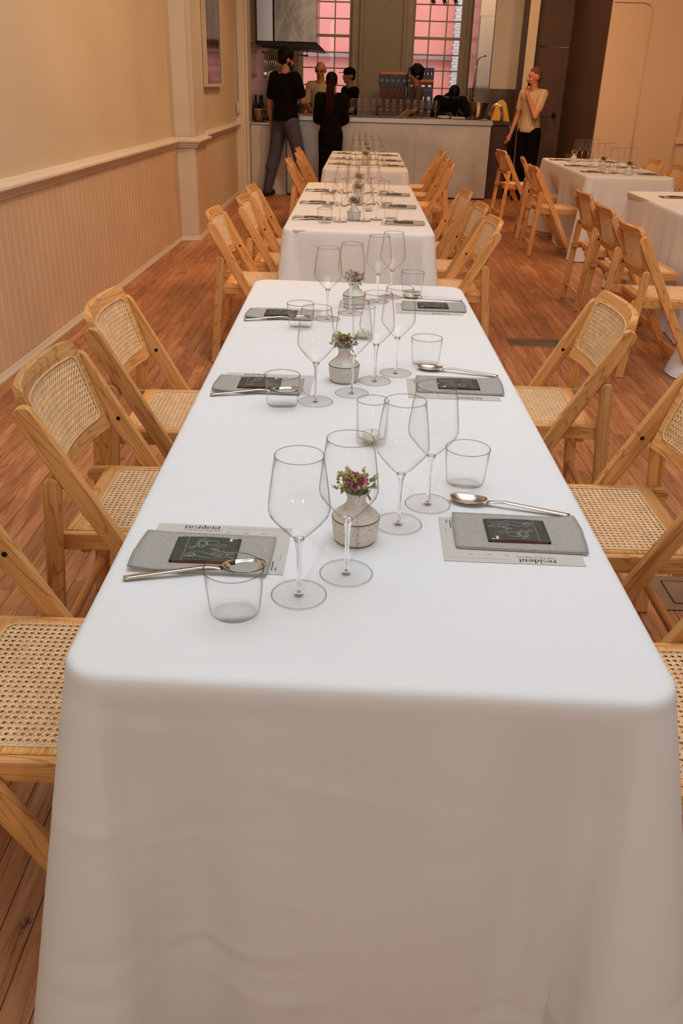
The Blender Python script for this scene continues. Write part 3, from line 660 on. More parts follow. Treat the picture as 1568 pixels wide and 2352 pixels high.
# pre-rinse faucet
fc = thing('spray_faucet', 'tall spring-neck spray faucet beside the second window', 'faucet', (1.86, 14.55, .93))
mb = MB(); tube(mb, [(0, 0, 0), (0, 0, .45), (0, 0, .86), (.02, 0, .93), (.07, 0, .965), (.13, 0, .97)], .011, 8); ellipsoid(mb, (0, 0, .38), (.02, .02, .025)); ellipsoid(mb, (0, 0, .1), (.03, .03, .03)); mb.obj('neck', 'brass', fc)
mb = MB(); pts = [(-.05+.0*math.cos(k), 0, .86-.0022*k*3) for k in range(5)]
tube(mb, [(0.0, -.02, .86), (-.02, -.03, .8), (-.03, -.03, .6), (-.028, -.03, .42)], [.012]*4, 8); mb.obj('hose', 'chrome', fc)
mb = MB(); tube(mb, [(-.028, -.03, .42), (-.03, -.03, .30)], [.014, .02], 8); mb.obj('spray_head', 'black', fc)
# lamp-like steel funnel + wire baskets
fn_ = thing('steel_funnel', 'conical steel bowl tilted on the bar beside the wire racks', 'bowl', (1.80, 13.55, 1.055))
mb = MB(); lathe(mb, [(.02, 0), (.10, .012), (.115, .10), (.16, .22), (.163, .225), (.156, .222), (.11, .1), (.09, .02), (.001, .015)], 24); mb.obj('bowl_wall', 'steel_dark', fn_)
wb = thing('wire_rack', 'arched wire rack on the dark service cabinet', 'rack', (2.08, 13.62, 1.03))
for k in range(4):
    mb = MB(); y = -.12+k*.08; tube(mb, [(-.09+.0, y, 0), (-.09, y, .10), (-.065, y, .19), (0, y, .24), (.065, y, .19), (.09, y, .10), (.09, y, 0)], .006, 6); mb.obj('wire_arch', 'chrome', wb)
mb = MB(); box(mb, -.1, .1, -.13, .13, 0, .012, .003); mb.obj('base_tray', 'black', wb)
# trays / plates along the bar's right end
for k, (x, wd, m, lab) in enumerate([(1.30, .19, 'tinglow', 'low stack of cream plates'), (1.50, .20, 'napkin', 'grey folded cloth pad'), (1.68, .12, 'darkwood', 'small dark tray')]):
    t = thing('plate_stack' if k == 0 else ('cloth_pad' if k == 1 else 'small_tray'), lab + ' on the bar before the bending cook', 'plate' if k == 0 else ('cloth' if k == 1 else 'tray'), (x, 13.38, 1.055))
    if k == 0:
        for j in range(4):
            mb = MB(); lathe(mb, [(.001, 0), (.06, 0), (.095, .010), (.096, .012), (.06, .004), (.001, .004)], 24, z0=j*.009); mb.obj('plate', m, t)
    else:
        mb = MB(); box(mb, -wd/2, wd/2, -.08, .08, 0, .03, .006); mb.obj('slab', m, t)
# ice bucket with bottles on low cabinet
ib = thing('ice_bucket', 'hammered metal bucket on the low white cabinet', 'bucket', (-1.345, 13.4, .95))
mb = MB(); lathe(mb, [(.001, 0), (.07, 0), (.085, .02), (.105, .15), (.11, .17), (.103, .17), (.098, .15), (.07, .02), (.001, .012)], 20); mb.obj('bucket_wall', 'brass', ib)
for k, (x, y) in enumerate(((-1.39, 13.37), (-1.33, 13.44), (-1.30, 13.37))):
    mb = MB(); lathe(mb, [(.001, 0), (.036, 0), (.038, .01), (.038, .17), (.034, .2), (.014, .24), (.013, .31), (.016, .312), (.016, .325), (.001, .325)], 16); o = mb.obj('wine_bottle', 'black', None, (x, y, .965)); tag(o, 'dark wine bottle standing in the metal bucket by the kitchen opening', 'bottle', 'bottles in the metal bucket')
# ceiling track lights in the kitchen
for k, (x, y, z, n_, rzz) in enumerate([(1.30, 14.6, 2.63, 3, R(-20)), (0.30, 14.4, 2.66, 3, R(25))]):
    t = thing('track_light', ('black track light with three heads before the second window', 'black track light with three heads before the first window')[k], 'lamp', (x, y, z), rzz)
    mb = MB(); box(mb, -.22, .22, -.012, .012, .05, .075); tube(mb, [(0, 0, .07), (0, 0, 1.75)], .008); mb.obj('track', 'black', t)
    for j in range(n_):
        mb = MB(); xx = -.17+j*.17; tube(mb, [(xx, 0, .05), (xx, 0, .0)], .006, 6)
        tube(mb, [(xx-.02, .02, .02), (xx+.035, -.05, -.07)], .026, 12); h = mb.obj('lamp_head', 'black', t)
        mb = MB(); tube(mb, [(xx+.035, -.05, -.07), (xx+.037, -.053, -.073)], .02, 12); me_ = mb.obj('bulb', 'tinglow', h)

# ---- floor plates
fp = thing('floor_outlet_plate', 'long grey metal cover strip set in the aisle floor', 'plate', (1.205, 5.33, 0.0005))
mb = MB(); box(mb, -.165, .165, -.083, .083, 0, .004, .0015); mb.obj('cover', 'greyplate', fp)
for x in (-.14, .14): mb = MB(); lathe(mb, [(.001, .0055), (.006, .005), (.007, .004)], 12, x, 0); mb.obj('screw', 'black', fp)
fb = thing('floor_box', 'brass floor box with a hinged lid beside the chair foot', 'floor box', (1.17, 2.33, 0.0005))
mb = MB(); box(mb, -.165, .165, -.10, .10, 0, .006, .002); mb.obj('plate', 'brass', fb)
mb = MB(); ring_plate(mb, rrect(-.115, .115, -.07, .07, .006), rrect(-.111, .111, -.066, .066, .004), .0055, .0066, idn, .0002); mb.obj('lid_gap', 'black', fb)
mb = MB(); box(mb, -.11, .11, -.065, .065, .006, .0075, .001); l_ = mb.obj('lid', 'brass', fb); mb = MB(); lathe(mb, [(.016, .0075), (.016, .0085), (.012, .009), (.001, .009)], 16, .03, 0); mb.obj('latch', 'greyplate', l_)

# ================================================================== TABLES AND CLOTHS
def cloth(name, label, corners, ztop, drop, flare, wave=(0.006, 0.4), group='white tablecloths', cr=0.055, seed=0, base_flare=0.03, dents=()):
    rnd = random.Random(seed); NLc, NRc, FRc, FLc = [Vector(c) for c in corners]
    # rounded quad outline with subdivisions
    cs = [NLc, NRc, FRc, FLc]; P = []; Nn = []; S = []   # S: signed distance to nearest corner & corner id
    for i in range(4):
        a, b, c = cs[i-1], cs[i], cs[(i+1) % 4]; d1 = (b-a).normalized(); d2 = (c-b).normalized()
        ctr = b - d1*cr + d2*cr; n1 = Vector((d1.y, -d1.x)); n2 = Vector((d2.y, -d2.x))
        K = 14
        for j in range(K+1):
            t = j/K; nn = (n1*math.cos(t*PI/2)+n2*math.sin(t*PI/2)).normalized()
            P.append(ctr+nn*cr); Nn.append(nn); S.append((i, (t-.5)*cr*PI/2))
        e = ctr+n2*cr; cc = cs[(i+1) % 4]; s0 = cc - d2*cr
        ln = (s0-e).length; m_ = max(8, int(ln/0.022))
        for j in range(1, m_):
            q = e+(s0-e)*(j/m_); P.append(q); Nn.append(n2)
            if j < m_/2: S.append((i, cr*PI/4+ln*j/m_))
            else: S.append(((i+1) % 4, -(cr*PI/4+ln*(1-j/m_))))
    n = len(P); ctr = sum(P, Vector((0, 0)))/n
    ph = [rnd.uniform(0, 6.28) for _ in range(6)]
    arc = [0]
    for i in range(1, n): arc.append(arc[-1]+(P[i]-P[i-1]).length)
    V = []; rings = 0
    V.append((ctr.x, ctr.y, ztop))
    for ins in (.35, .05, .018):
        for i in range(n): q = P[i]+(ctr-P[i])*(ins if ins > .3 else 0) - (Nn[i]*(ins if ins < .3 else 0)); V.append((q.x, q.y, ztop))
        rings += 1
    edge = [(-.006, -.0006), (.001, -.0035), (.005, -.009), (.0075, -.017), (.009, -.028)]
    for (o_, dz) in edge:
        for i in range(n): q = P[i]+Nn[i]*o_; V.append((q.x, q.y, ztop+dz))
        rings += 1
    T = 64 if drop > .74 and base_flare > .021 else 30
    WR = [(rnd.uniform(0, arc[-1]), rnd.uniform(.04, .9)**1.3, rnd.uniform(-.5, .5), rnd.uniform(.04, .13), rnd.uniform(.008, .016), rnd.uniform(.0008, .0024)*rnd.choice((1, -1))) for _ in range(110)]
    for k in range(1, T+1):
        t = k/T; z = ztop-.028-(drop-.028)*t
        for i in range(n):
            ci, s = S[i]; fl = flare[ci]; ss = abs(s)
            o_ = .009 + base_flare*t
            env = min(1, t*2.2)
            o_ += fl*t**0.95*math.exp(-(ss/0.072)**2)
            cc = .066+.028*t
            o_ -= 0.026*min(1, t*5)*math.exp(-((ss-cc)/.013)**2)*(1 if fl > .02 else .4)
            o_ -= 0.020*env*math.exp(-((ss-.15)/.035)**2)
            o_ += 0.012*env*math.exp(-((ss-.24)/.05)**2)
            a = arc[i]; wa, wlz = wave
            far = 1-math.exp(-(ss/.22)**2)
            o_ += far*wa*(t**.8)*(math.sin(a/wlz*6.28+ph[0]+1.1*t)+.6*math.sin(a/wlz*9.7+ph[1]-1.7*t)+.35*math.sin(a/wlz*17+ph[2]+2.2*t))
            o_ += far*0.010*math.sin(t*5.2+a*3.3+ph[3])*t
            if T > 40:
                for (wa_, wt_, wr_, wl_, ww_, wh_) in WR:      # short creases left by folding
                    da = a-wa_; dz = (t-wt_)*drop
                    if abs(da) < .2 and abs(dz) < .2:
                        p_ = da*math.cos(wr_)+dz*math.sin(wr_); q_ = -da*math.sin(wr_)+dz*math.cos(wr_)
                        o_ += wh_*math.exp(-(p_/wl_)**2-(q_/ww_)**2)
            if abs(Nn[i].x) > .9:
                for (yc, xf, sd) in dents:          # chairs pushed in hold the side of the cloth back
                    if sd*Nn[i].x > 0:
                        over = (P[i].x*sd - xf*sd)+.012
                        if over > 0:
                            wy = 1/(1+math.exp((abs(P[i].y-yc)-.27)/.02)); wz = min(1, max(0, (ztop-.09-z)/.28)); wz = wz*wz*(3-2*wz)
                            o_ = o_*(1-wy*wz) - over*wy*wz
            q = P[i]+Nn[i]*o_
            zz = z
            V.append((q.x, q.y, max(zz, 0.006)))
        rings += 1
    Fs = [(0, 1+i, 1+(i+1) % n) for i in range(n)]
    for k in range(rings-1):
        for i in range(n):
            j = (i+1) % n; Fs.append((1+k*n+i, 1+(k+1)*n+i, 1+(k+1)*n+j, 1+k*n+j))
    mb = MB(); mb.add(V, Fs, None, True); o = mb.obj(name, 'cloth')
    return tag(o, label, 'tablecloth', group)
def table(label, corners, ztop):
    cx = sum(c[0] for c in corners)/4; cy = sum(c[1] for c in corners)/4
    hw = (corners[1][0]-corners[0][0])/2-.012; hl = (corners[3][1]-corners[0][1])/2-.012
    t = thing('folding_table', label, 'table', (cx, cy, 0))
    mb = MB(); prism(mb, rrect(-hw, hw, -hl, hl, .05), ztop-.04, ztop-.004, idn, .004); mb.obj('tabletop', 'white_panel', t)
    for y in (-hl+.25, hl-.25):
        for x in (-hw+.12, hw-.12): mb = MB(); tube(mb, [(x, y, ztop-.04), (x, y, 0)], .013, 10); mb.obj('leg', 'black', t)
        mb = MB(); tube(mb, [(-hw+.12, y, .12), (hw-.12, y, .12)], .01, 8); mb.obj('brace', 'black', t)
    return t
ZT = 0.755
T1 = [(-0.357, 0.872), (0.440, 0.846), (0.432, 3.312), (-0.358, 3.355)]
T2 = [(-0.352, 4.672), (0.445, 4.612), (0.460, 7.055), (-0.337, 7.100)]
T3 = [(-0.262, 8.350), (0.520, 8.352), (0.548, 10.735), (-0.227, 10.745)]
RT1 = [(2.165, 8.33), (2.985, 8.36), (3.02, 10.64), (2.205, 10.62)]
RT2 = [(2.125, 4.80), (2.90, 4.78), (2.97, 7.22), (2.195, 7.12)]
TB = [('front long table', T1, [.125, .15, .03, .03], (.011, .52), .745, .022), ('second long table', T2, [.10, .10, .03, .03], (.004, .5), .70, .02),
      ('long table by the bar', T3, [.10, .10, .05, .05], (.006, .4), .70, .02), ('aisle table by the brown door', RT1, [.075, .08, .1, .1], (.011, .28), .749, .02),
      ('cropped aisle table', RT2, [.30, .12, .08, .08], (.011, .3), .749, .02)]
CH = {0: [(-.79, 1.02, 1), (-.752, 1.80, 1), (-.785, 2.49, 1), (.90, .99, -1), (.95, 1.764, -1), (.925, 2.65, -1)],
      1: [(-.76, 4.70, 1), (-.675, 5.36, 1), (-.685, 5.95, 1), (.80, 4.65, -1), (.815, 5.29, -1), (.81, 6.02, -1)],
      2: [(-.60, 8.45, 1), (-.56, 9.25, 1), (-.60, 10.0, 1), (.95, 8.45, -1), (.99, 9.3, -1), (1.02, 10.1, -1)],
      3: [(1.74, 8.52, 1), (1.80, 9.55, 1), (3.34, 9.0, -1), (3.34, 9.80, -1)], 4: []}
for k, (nm, cn, fl, wv, dr, bf) in enumerate(TB):
    table('folding table hidden under the cloth of the ' + nm, cn, ZT)
    cloth('tablecloth', 'white floor-length linen cloth draped over the ' + nm, cn, ZT, dr, fl, wv, seed=k+3, base_flare=bf, dents=[(y+.235, x+f_*.492, -f_) for x, y, f_ in CH[k]])

# ================================================================== CHAIR
def strands(mb, u0, u1, v0, v1, rad, fn, pitch=.0140, wd=.0029, nseg=(1, 1, 1)):
    def inside(u, v):
        if not (u0 <= u <= u1 and v0 <= v <= v1): return False
        cx = min(max(u, u0+rad), u1-rad); cy = min(max(v, v0+rad), v1-rad)
        return (u-cx)**2+(v-cy)**2 <= rad*rad+1e-9
    def strand(p, d, h, n, wd=wd):
        ln = math.hypot(u1-u0, v1-v0)*1.1; ts = []
        K = 160
        for k in range(-K, K+1):
            t = ln*k/K
            if inside(p[0]+d[0]*t, p[1]+d[1]*t): ts.append(t)
        if len(ts) < 2: return
        a, b = ts[0]-ln/K, ts[-1]+ln/K; nn = (-d[1]*wd/2, d[0]*wd/2); V = []; 
        for k in range(n+1):
            t = a+(b-a)*k/n; x, y = p[0]+d[0]*t, p[1]+d[1]*t
            V += [fn(x-nn[0], y-nn[1], h), fn(x, y, h+.0007), fn(x+nn[0], y+nn[1], h), fn(x+nn[0], y+nn[1], h-.0008), fn(x-nn[0], y-nn[1], h-.0008)]
        Fs = []
        for k in range(n):
            o = 5*k
            for q in range(5): Fs.append((o+q, o+(q+1) % 5, o+5+(q+1) % 5, o+5+q))
        mb.add(V, Fs)
    nu = int((u1-u0)/pitch)+1; nv = int((v1-v0)/pitch)+1; uc, vc = (u0+u1)/2, (v0+v1)/2; g = .0019
    us = [uc+(k-nu/2)*pitch for k in range(nu+1)]; vs = [vc+(k-nv/2)*pitch for k in range(nv+1)]
    for u in us:
        for s in (-g, g): strand((u+s, vc), (0, 1), 0, nseg[1])
    for v in vs:
        for s in (-g, g): strand((uc, v+s), (1, 0), .0008, nseg[0])
    s2 = math.sqrt(.5)
    for k in range(-nu-nv, nu+nv+1):
        c = (k+.5)*pitch
        # through (us0 + c , vs0) direction +-45
        strand((us[0]+c/2, vs[0]+c/2), (s2, -s2), .0016, nseg[2], wd*.8)
        strand((us[0]+c/2, vs[-1]-c/2), (s2, s2), .0022, nseg[2], wd*.8)
def make_chair():
    """origin: rear foot on the near side; +x towards the table; y 0..0.47 across"""
    t = thing('folding_chair', 'x', 'chair')
    YC = .235; FN = lambda yc: (lambda a, b, c: (a, yc+c, b))
    TOP = (.010, .765); FOOT = (.432, 0.0)
    d = Vector((FOOT[0]-TOP[0], FOOT[1]-TOP[1])).normalized()
    for s in (0, 1):
        y0, y1 = ((0, .022), (.448, .470))[s]
        out = stadium((TOP[0]+d.x*.025, TOP[1]+d.y*.025), FOOT, .052, True, False, 8)
        # square the foot off on the floor
        out = [(x-(0 if z >= 0 else 0), max(z, 0.0)) for x, z in out]
        mb = MB(); prism(mb, out, y0, y1, lambda a, b, c: (a, c, b), .004, (d.x, d.y)); mb.obj('leg', 'ash', t)
        dr = Vector((.062, .585)).normalized()
        out = stadium((0.012, .0), (.066-dr.x*.022, .592-dr.y*.022), .043, False, True, 8)
        out = [(x, max(z, 0)) for x, z in out]
        mb = MB(); prism(mb, out, y0+.0005, y1-.0005, lambda a, b, c: (a, c, b), .004, (dr.x, dr.y)); mb.obj('leg', 'ash', t)
        ya, yb = ((.024, .042), (.428, .446))[s]
        mb = MB(); prism(mb, stadium((.038, .411), (.462, .411), .046, True, True, 6), ya, yb, lambda a, b, c: (a, c, b), .003); mb.obj('side_rail', 'ash', t)
        for (bx, bz) in ((.116, .578), (.060, .566)):
            yb0 = .022 if s == 0 else .448
            V = []; n = 12
            mb = MB(); sg = 1 if s == 0 else -1
            for (r_, yy) in ((.0062, 0), (.0062, .0012*sg), (.004, .0012*sg), (.0035, .0004*sg)):
                for k in range(n): V.append((bx+r_*math.cos(2*PI*k/n), yb0+yy, bz+r_*math.sin(2*PI*k/n)))
            Fs = [(j*n+k, j*n+(k+1) % n, (j+1)*n+(k+1) % n, (j+1)*n+k) for j in range(3) for k in range(n)]+[tuple(range(3*n, 4*n))]
            mb.add(V, Fs); mb.obj('bolt', 'bolt', t)
    # seat
    outer = rrect(.072, .49, .042, .428, (.004, .03, .03, .004), 5, 3); inner = rrect(.118, .455, .060, .410, (.022,)*4, 5, 3)
    mb = MB(); ring_plate(mb, outer, inner, .414, .436, idn, .002, (0, 1)); mb.obj('seat_frame', 'ash', t)
    mb = MB(); ring_plate(mb, rrect(.114, .459, .056, .414, .025, 5, 3), rrect(.1185, .4545, .0605, .4095, .022, 5, 3), .4365, .4385, idn, .001); mb.obj('cane_binding', 'canerim', t)
    mb = MB(); strands(mb, .114, .459, .056, .414, .022, lambda a, b, c: (a, b, .4335+c)); mb.obj('cane_seat', 'cane', t)
    # backrest
    def bk(y, s, c):
        q = (y-YC)/.208; bow = -.030*(1-q*q); sl = Vector((-.30, .954))
        return (.082+sl.x*s+bow+.954*c, y, .560+sl.y*s+.30*c)
    outer = rrect(.025, .445, -.010, .258, (.012, .012, .035, .035), 5, 8); inner = rrect(.054, .416, .034, .214, (.020,)*4, 5, 8)
    mb = MB(); ring_plate(mb, outer, inner, -.011, .011, bk, .003, (1, 0)); mb.obj('backrest_frame', 'ash', t)
    mb = MB(); ring_plate(mb, rrect(.050, .420, .030, .218, .023, 5, 8), rrect(.0545, .4155, .0345, .2135, .020, 5, 8), .011, .0135, bk, .001); mb.obj('cane_binding', 'canerim', t)
    mb = MB(); strands(mb, .050, .420, .030, .218, .020, lambda a, b, c: bk(a, b, c+.007), nseg=(10, 1, 4)); mb.obj('cane_back', 'cane', t)
    mb = MB(); tube(mb, [(.024, .022, .115), (.024, .448, .115)], .013, 12); mb.obj('stretcher', 'ash', t)
    mb = MB(); box(mb, .362, .384, .022, .448, .075, .115, .003, None, 'y'); mb.obj('stretcher', 'ash', t)
    mb = MB(); box(mb, .10, .125, .042, .428, .370, .412, .003, None, 'y'); mb.obj('crossbar', 'ash', t)
    return t
chair0 = make_chair(); first = [True]
def chair(x, y, facing, label, group, yaw=0.0):
    """x,y: rear foot of the near side; facing +1 towards +x, -1 towards -x"""
    if facing > 0: loc, rz = (x, y, 0), yaw
    else: loc, rz = (x, y+.47, 0), PI+yaw
    if first[0]:
        first[0] = False; chair0.location = loc; chair0.rotation_euler = (0, 0, rz); chair0['label'] = label; chair0['group'] = group; return chair0
    return dup(chair0, loc, rz, label, group)
SEATN = ['seat away from bar', 'middle seat', 'seat towards bar']
g1 = 'folding chairs at the front long table'
for k, (x, y, yw) in enumerate([(-.79, 1.02, 0), (-.752, 1.80, R(.5)), (-.785, 2.49, R(1.0))]):
    chair(x, y, 1, 'cane folding chair at the front long table, wainscot side, ' + SEATN[k], g1, yw)
for k, (x, y, yw) in enumerate([(.90, .99, 0), (.95, 1.764, 0), (.925, 2.65, R(-1.0))]):
    chair(x, y, -1, 'cane folding chair at the front long table, aisle side, ' + SEATN[k], g1, yw)
g2 = 'folding chairs at the second long table'
for k, (x, y) in enumerate([(-.76, 4.70), (-.675, 5.36), (-.685, 5.95)]): chair(x, y, 1, 'cane folding chair at the second long table, wainscot side, ' + SEATN[k], g2)
for k, (x, y) in enumerate([(.80, 4.65), (.815, 5.29), (.81, 6.02)]): chair(x, y, -1, 'cane folding chair at the second long table, aisle side, ' + SEATN[k], g2)
g3 = 'folding chairs at the long table by the bar'
for k, (x, y) in enumerate([(-.60, 8.45), (-.56, 9.25), (-.60, 10.0)]): chair(x, y, 1, 'cane chair at the long table by the bar, wainscot side, ' + SEATN[k], g3)
for k, (x, y) in enumerate([(.95, 8.45), (.99, 9.3), (1.02, 10.1)]): chair(x, y, -1, 'cane chair at the long table by the bar, aisle side, ' + SEATN[k], g3)
g4 = 'folding chairs at the aisle table by the brown door'
for k, (x, y, yw) in enumerate([(1.74, 8.52, 0), (1.80, 9.55, R(-8)), (1.80, 10.72, R(6))]): chair(x, y, 1, 'cane folding chair at the brown-door table, aisle side, ' + SEATN[k], g4, yw)
for k, (x, y) in enumerate([(3.34, 9.0), (3.34, 9.80)]): chair(x, y, -1, 'cane folding chair at the brown-door table, partition side, ' + ('closer to the cropped table', 'closer to the partition')[k], g4)
g5 = 'folding chairs at the cropped aisle table'
for k, (x, y) in enumerate([(1.535, 4.63), (1.60, 5.42), (1.665, 6.22)]): chair(x, y, 1, 'cane folding chair at the cropped aisle table, ' + SEATN[k], g5)

# ================================================================== TABLEWARE PROTOTYPES
HID = (0, 0, -50)
def make_wineglass():
    t = thing('wine_glass', 'x', 'wine glass')
    out = [(.0045, .094), (.008, .097), (.015, .103), (.026, .115), (.036, .127), (.0425, .136), (.0445, .143), (.0443, .150), (.0432, .162), (.0405, .184), (.0375, .206), (.0347, .2255)]
    inn = [(r-.0009, z+.0006) for r, z in reversed(out[1:])] + [(.001, .0995)]
    mb = MB(); lathe(mb, out+[(.0342, .2262)]+inn, 40); mb.obj('bowl', 'glass', t)
    mb = MB(); lathe(mb, [(.0334, .2256), (.0342, .2268), (.0350, .2256), (.0342, .2250), (.0334, .2256)], 40); mb.obj('rim', 'glassrim', t)
    mb = MB(); lathe(mb, [(.001, .0985), (.0045, .0975), (.0085, .0965), (.0062, .089), (.0046, .080), (.0036, .066), (.0033, .045), (.0034, .02), (.0045, .011), (.0075, .0052), (.001, .0040)], 20); mb.obj('stem', 'solidglass', t)
    mb = MB(); lathe(mb, [(.001, .0045), (.012, .0040), (.030, .0026), (.0395, .0022), (.0412, .0014), (.0405, .0004), (.001, .0004)], 40, smooth=False); mb.obj('foot', 'glass', t)
    mb = MB(); lathe(mb, [(.0408, .0006), (.0416, .0013), (.0408, .0020), (.0402, .0013), (.0408, .0006)], 40); mb.obj('foot_rim', 'glassrim', t)
    t.location = HID; return t
def make_tumbler():
    t = thing('tumbler', 'x', 'tumbler')
    out = [(.0350, .006), (.0368, .014), (.0385, .030), (.0405, .050), (.0425, .0765)]
    mb = MB(); lathe(mb, out+[(.0419, .0772)]+[(r-.0013, z) for r, z in reversed(out)]+[(.001, .0075)], 40); mb.obj('wall', 'glass', t)
    mb = MB(); lathe(mb, [(.001, .0008), (.030, .0004), (.0338, .0016), (.0352, .0058), (.0345, .0075), (.030, .0068), (.001, .0068)], 40, smooth=False); mb.obj('base', 'glassbase', t)
    mb = MB(); lathe(mb, [(.0408, .0766), (.0418, .0782), (.0428, .0766), (.0418, .0757), (.0408, .0766)], 40); mb.obj('rim', 'glassrim', t)
    t.location = HID; return t
def make_votive():
    t = thing('votive_holder', 'x', 'candle holder'); n = 96
    rm = lambda a, z: 1+.020*math.cos(a*24)
    mb = MB(); lathe(mb, [(.030, .004), (.0325, .012), (.0335, .094), (.0332, .0958)], n, rmod=rm); lathe(mb, [(.0318, .0955), (.0316, .094), (.0306, .014), (.001, .010)], n); mb.obj('ribbed_wall', 'glass', t)
    mb = MB(); lathe(mb, [(.001, .0005), (.029, .0005), (.0315, .004), (.030, .009), (.001, .009)], 40, smooth=False); mb.obj('base', 'glassbase', t)
    mb = MB(); lathe(mb, [(.0318, .0955), (.0326, .097), (.0336, .0955), (.0326, .0945), (.0318, .0955)], 48); mb.obj('rim', 'glassrim', t)
    mb = MB(); lathe(mb, [(.001, .0105), (.019, .0105), (.019, .024), (.0185, .0245), (.0180, .022), (.001, .022)], 24); c_ = mb.obj('tealight', 'tinglow', t)
    mb = MB(); tube(mb, [(0, 0, .022), (.001, 0, .030)], .0008, 5); mb.obj('wick', 'ink', c_)
    t.location = HID; return t
def make_vase():
    t = thing('bud_vase', 'x', 'vase')
    mb = MB(); lathe(mb, [(.001, .001), (.033, .001), (.0352, .003), (.037, .010), (.0392, .028), (.0400, .0415), (.0396, .0425)], 40); mb.obj('body', 'stoneware', t)
    mb = MB(); lathe(mb, [(.0396, .0425), (.0404, .0435), (.0396, .0447)], 40); mb.obj('ridge', 'ridge', t)
    mb = MB(); lathe(mb, [(.0396, .0447), (.034, .0510), (.024, .0590), (.0175, .0660), (.0155, .0730), (.0158, .0800), (.0195, .0880), (.0200, .0895), (.0185, .0895), (.0140, .0800), (.0135, .066), (.001, .060)], 40); mb.obj('neck', 'stoneware', t)
    mb = MB(); lathe(mb, [(.0335, .0), (.0338, .0012), (.0330, .0018)], 40); mb.obj('foot_ring', 'ridge', t)
    t.location = HID; return t
def spoon_mesh():
    """handle end at -x .108, bowl tip at +x .108, resting on z=0"""
    t = thing('spoon', 'x', 'spoon')
    # handle
    mb = MB(); V = []; st = []
    K = 22
    for k in range(K+1):
        u = k/K; x = -.108+u*.150
        z = .0032 + .0075*min(1, u/.78)*(1 if u < .78 else max(0, 1-((u-.78)/.22)**1.6*.75))
        wd = .0056*(1-u)+.0036*u if u < .86 else .0036+.004*((u-.86)/.14)**2
        th = .0027*(1-.35*u)
        st.append((x, z, wd, th))
    n = 10
    for (x, z, wd, th) in st:
        for j in range(n):
            a = 2*PI*j/n; V.append((x, wd*math.copysign(abs(math.cos(a))**.7, math.cos(a)), z+th*math.copysign(abs(math.sin(a))**.7, math.sin(a))))
    Fs = [(k*n+j, k*n+(j+1) % n, (k+1)*n+(j+1) % n, (k+1)*n+j) for k in range(K) for j in range(n)] + [tuple(range(n-1, -1, -1)), tuple(range(K*n, (K+1)*n))]
    mb.add(V, Fs, None, True); mb.obj('handle', 'cutlery', t)
    # bowl: double shell egg shape
    mb = MB(); V = []; A, Bn = 14, 24
    def bp(r, a, lay):
        ex = r*math.cos(a); ey = r*math.sin(a)
        x = .075+.0345*ex; y = .0205*ey*(1+.10*ex)
        rimz = .0085 + .003*ex*ex - .0035*ex*.3
        z = rimz-(1-r*r)*.0085 + (.0 if lay == 0 else -.0012)
        return (x, y, z)
    for lay in (0, 1):
        V.append(bp(0, 0, lay))
        for i in range(1, A+1):
            for j in range(Bn): V.append(bp(i/A, 2*PI*j/Bn, lay))
    S_ = 1+A*Bn; Fs = []
    for lay in (0, 1):
        o = lay*S_
        for j in range(Bn): f = (o, o+1+j, o+1+(j+1) % Bn); Fs.append(f if lay == 0 else tuple(reversed(f)))
        for i in range(A-1):
            for j in range(Bn):
                q = (j+1) % Bn; f = (o+1+i*Bn+j, o+1+(i+1)*Bn+j, o+1+(i+1)*Bn+q, o+1+i*Bn+q); Fs.append(f if lay == 0 else tuple(reversed(f)))
    for j in range(Bn):
        q = (j+1) % Bn; a = 1+(A-1)*Bn; Fs.append((a+j, S_+a+j, S_+a+q, a+q))
    mb.add(V, Fs, None, True); mb.obj('bowl', 'cutlery', t); t.location = HID; return t
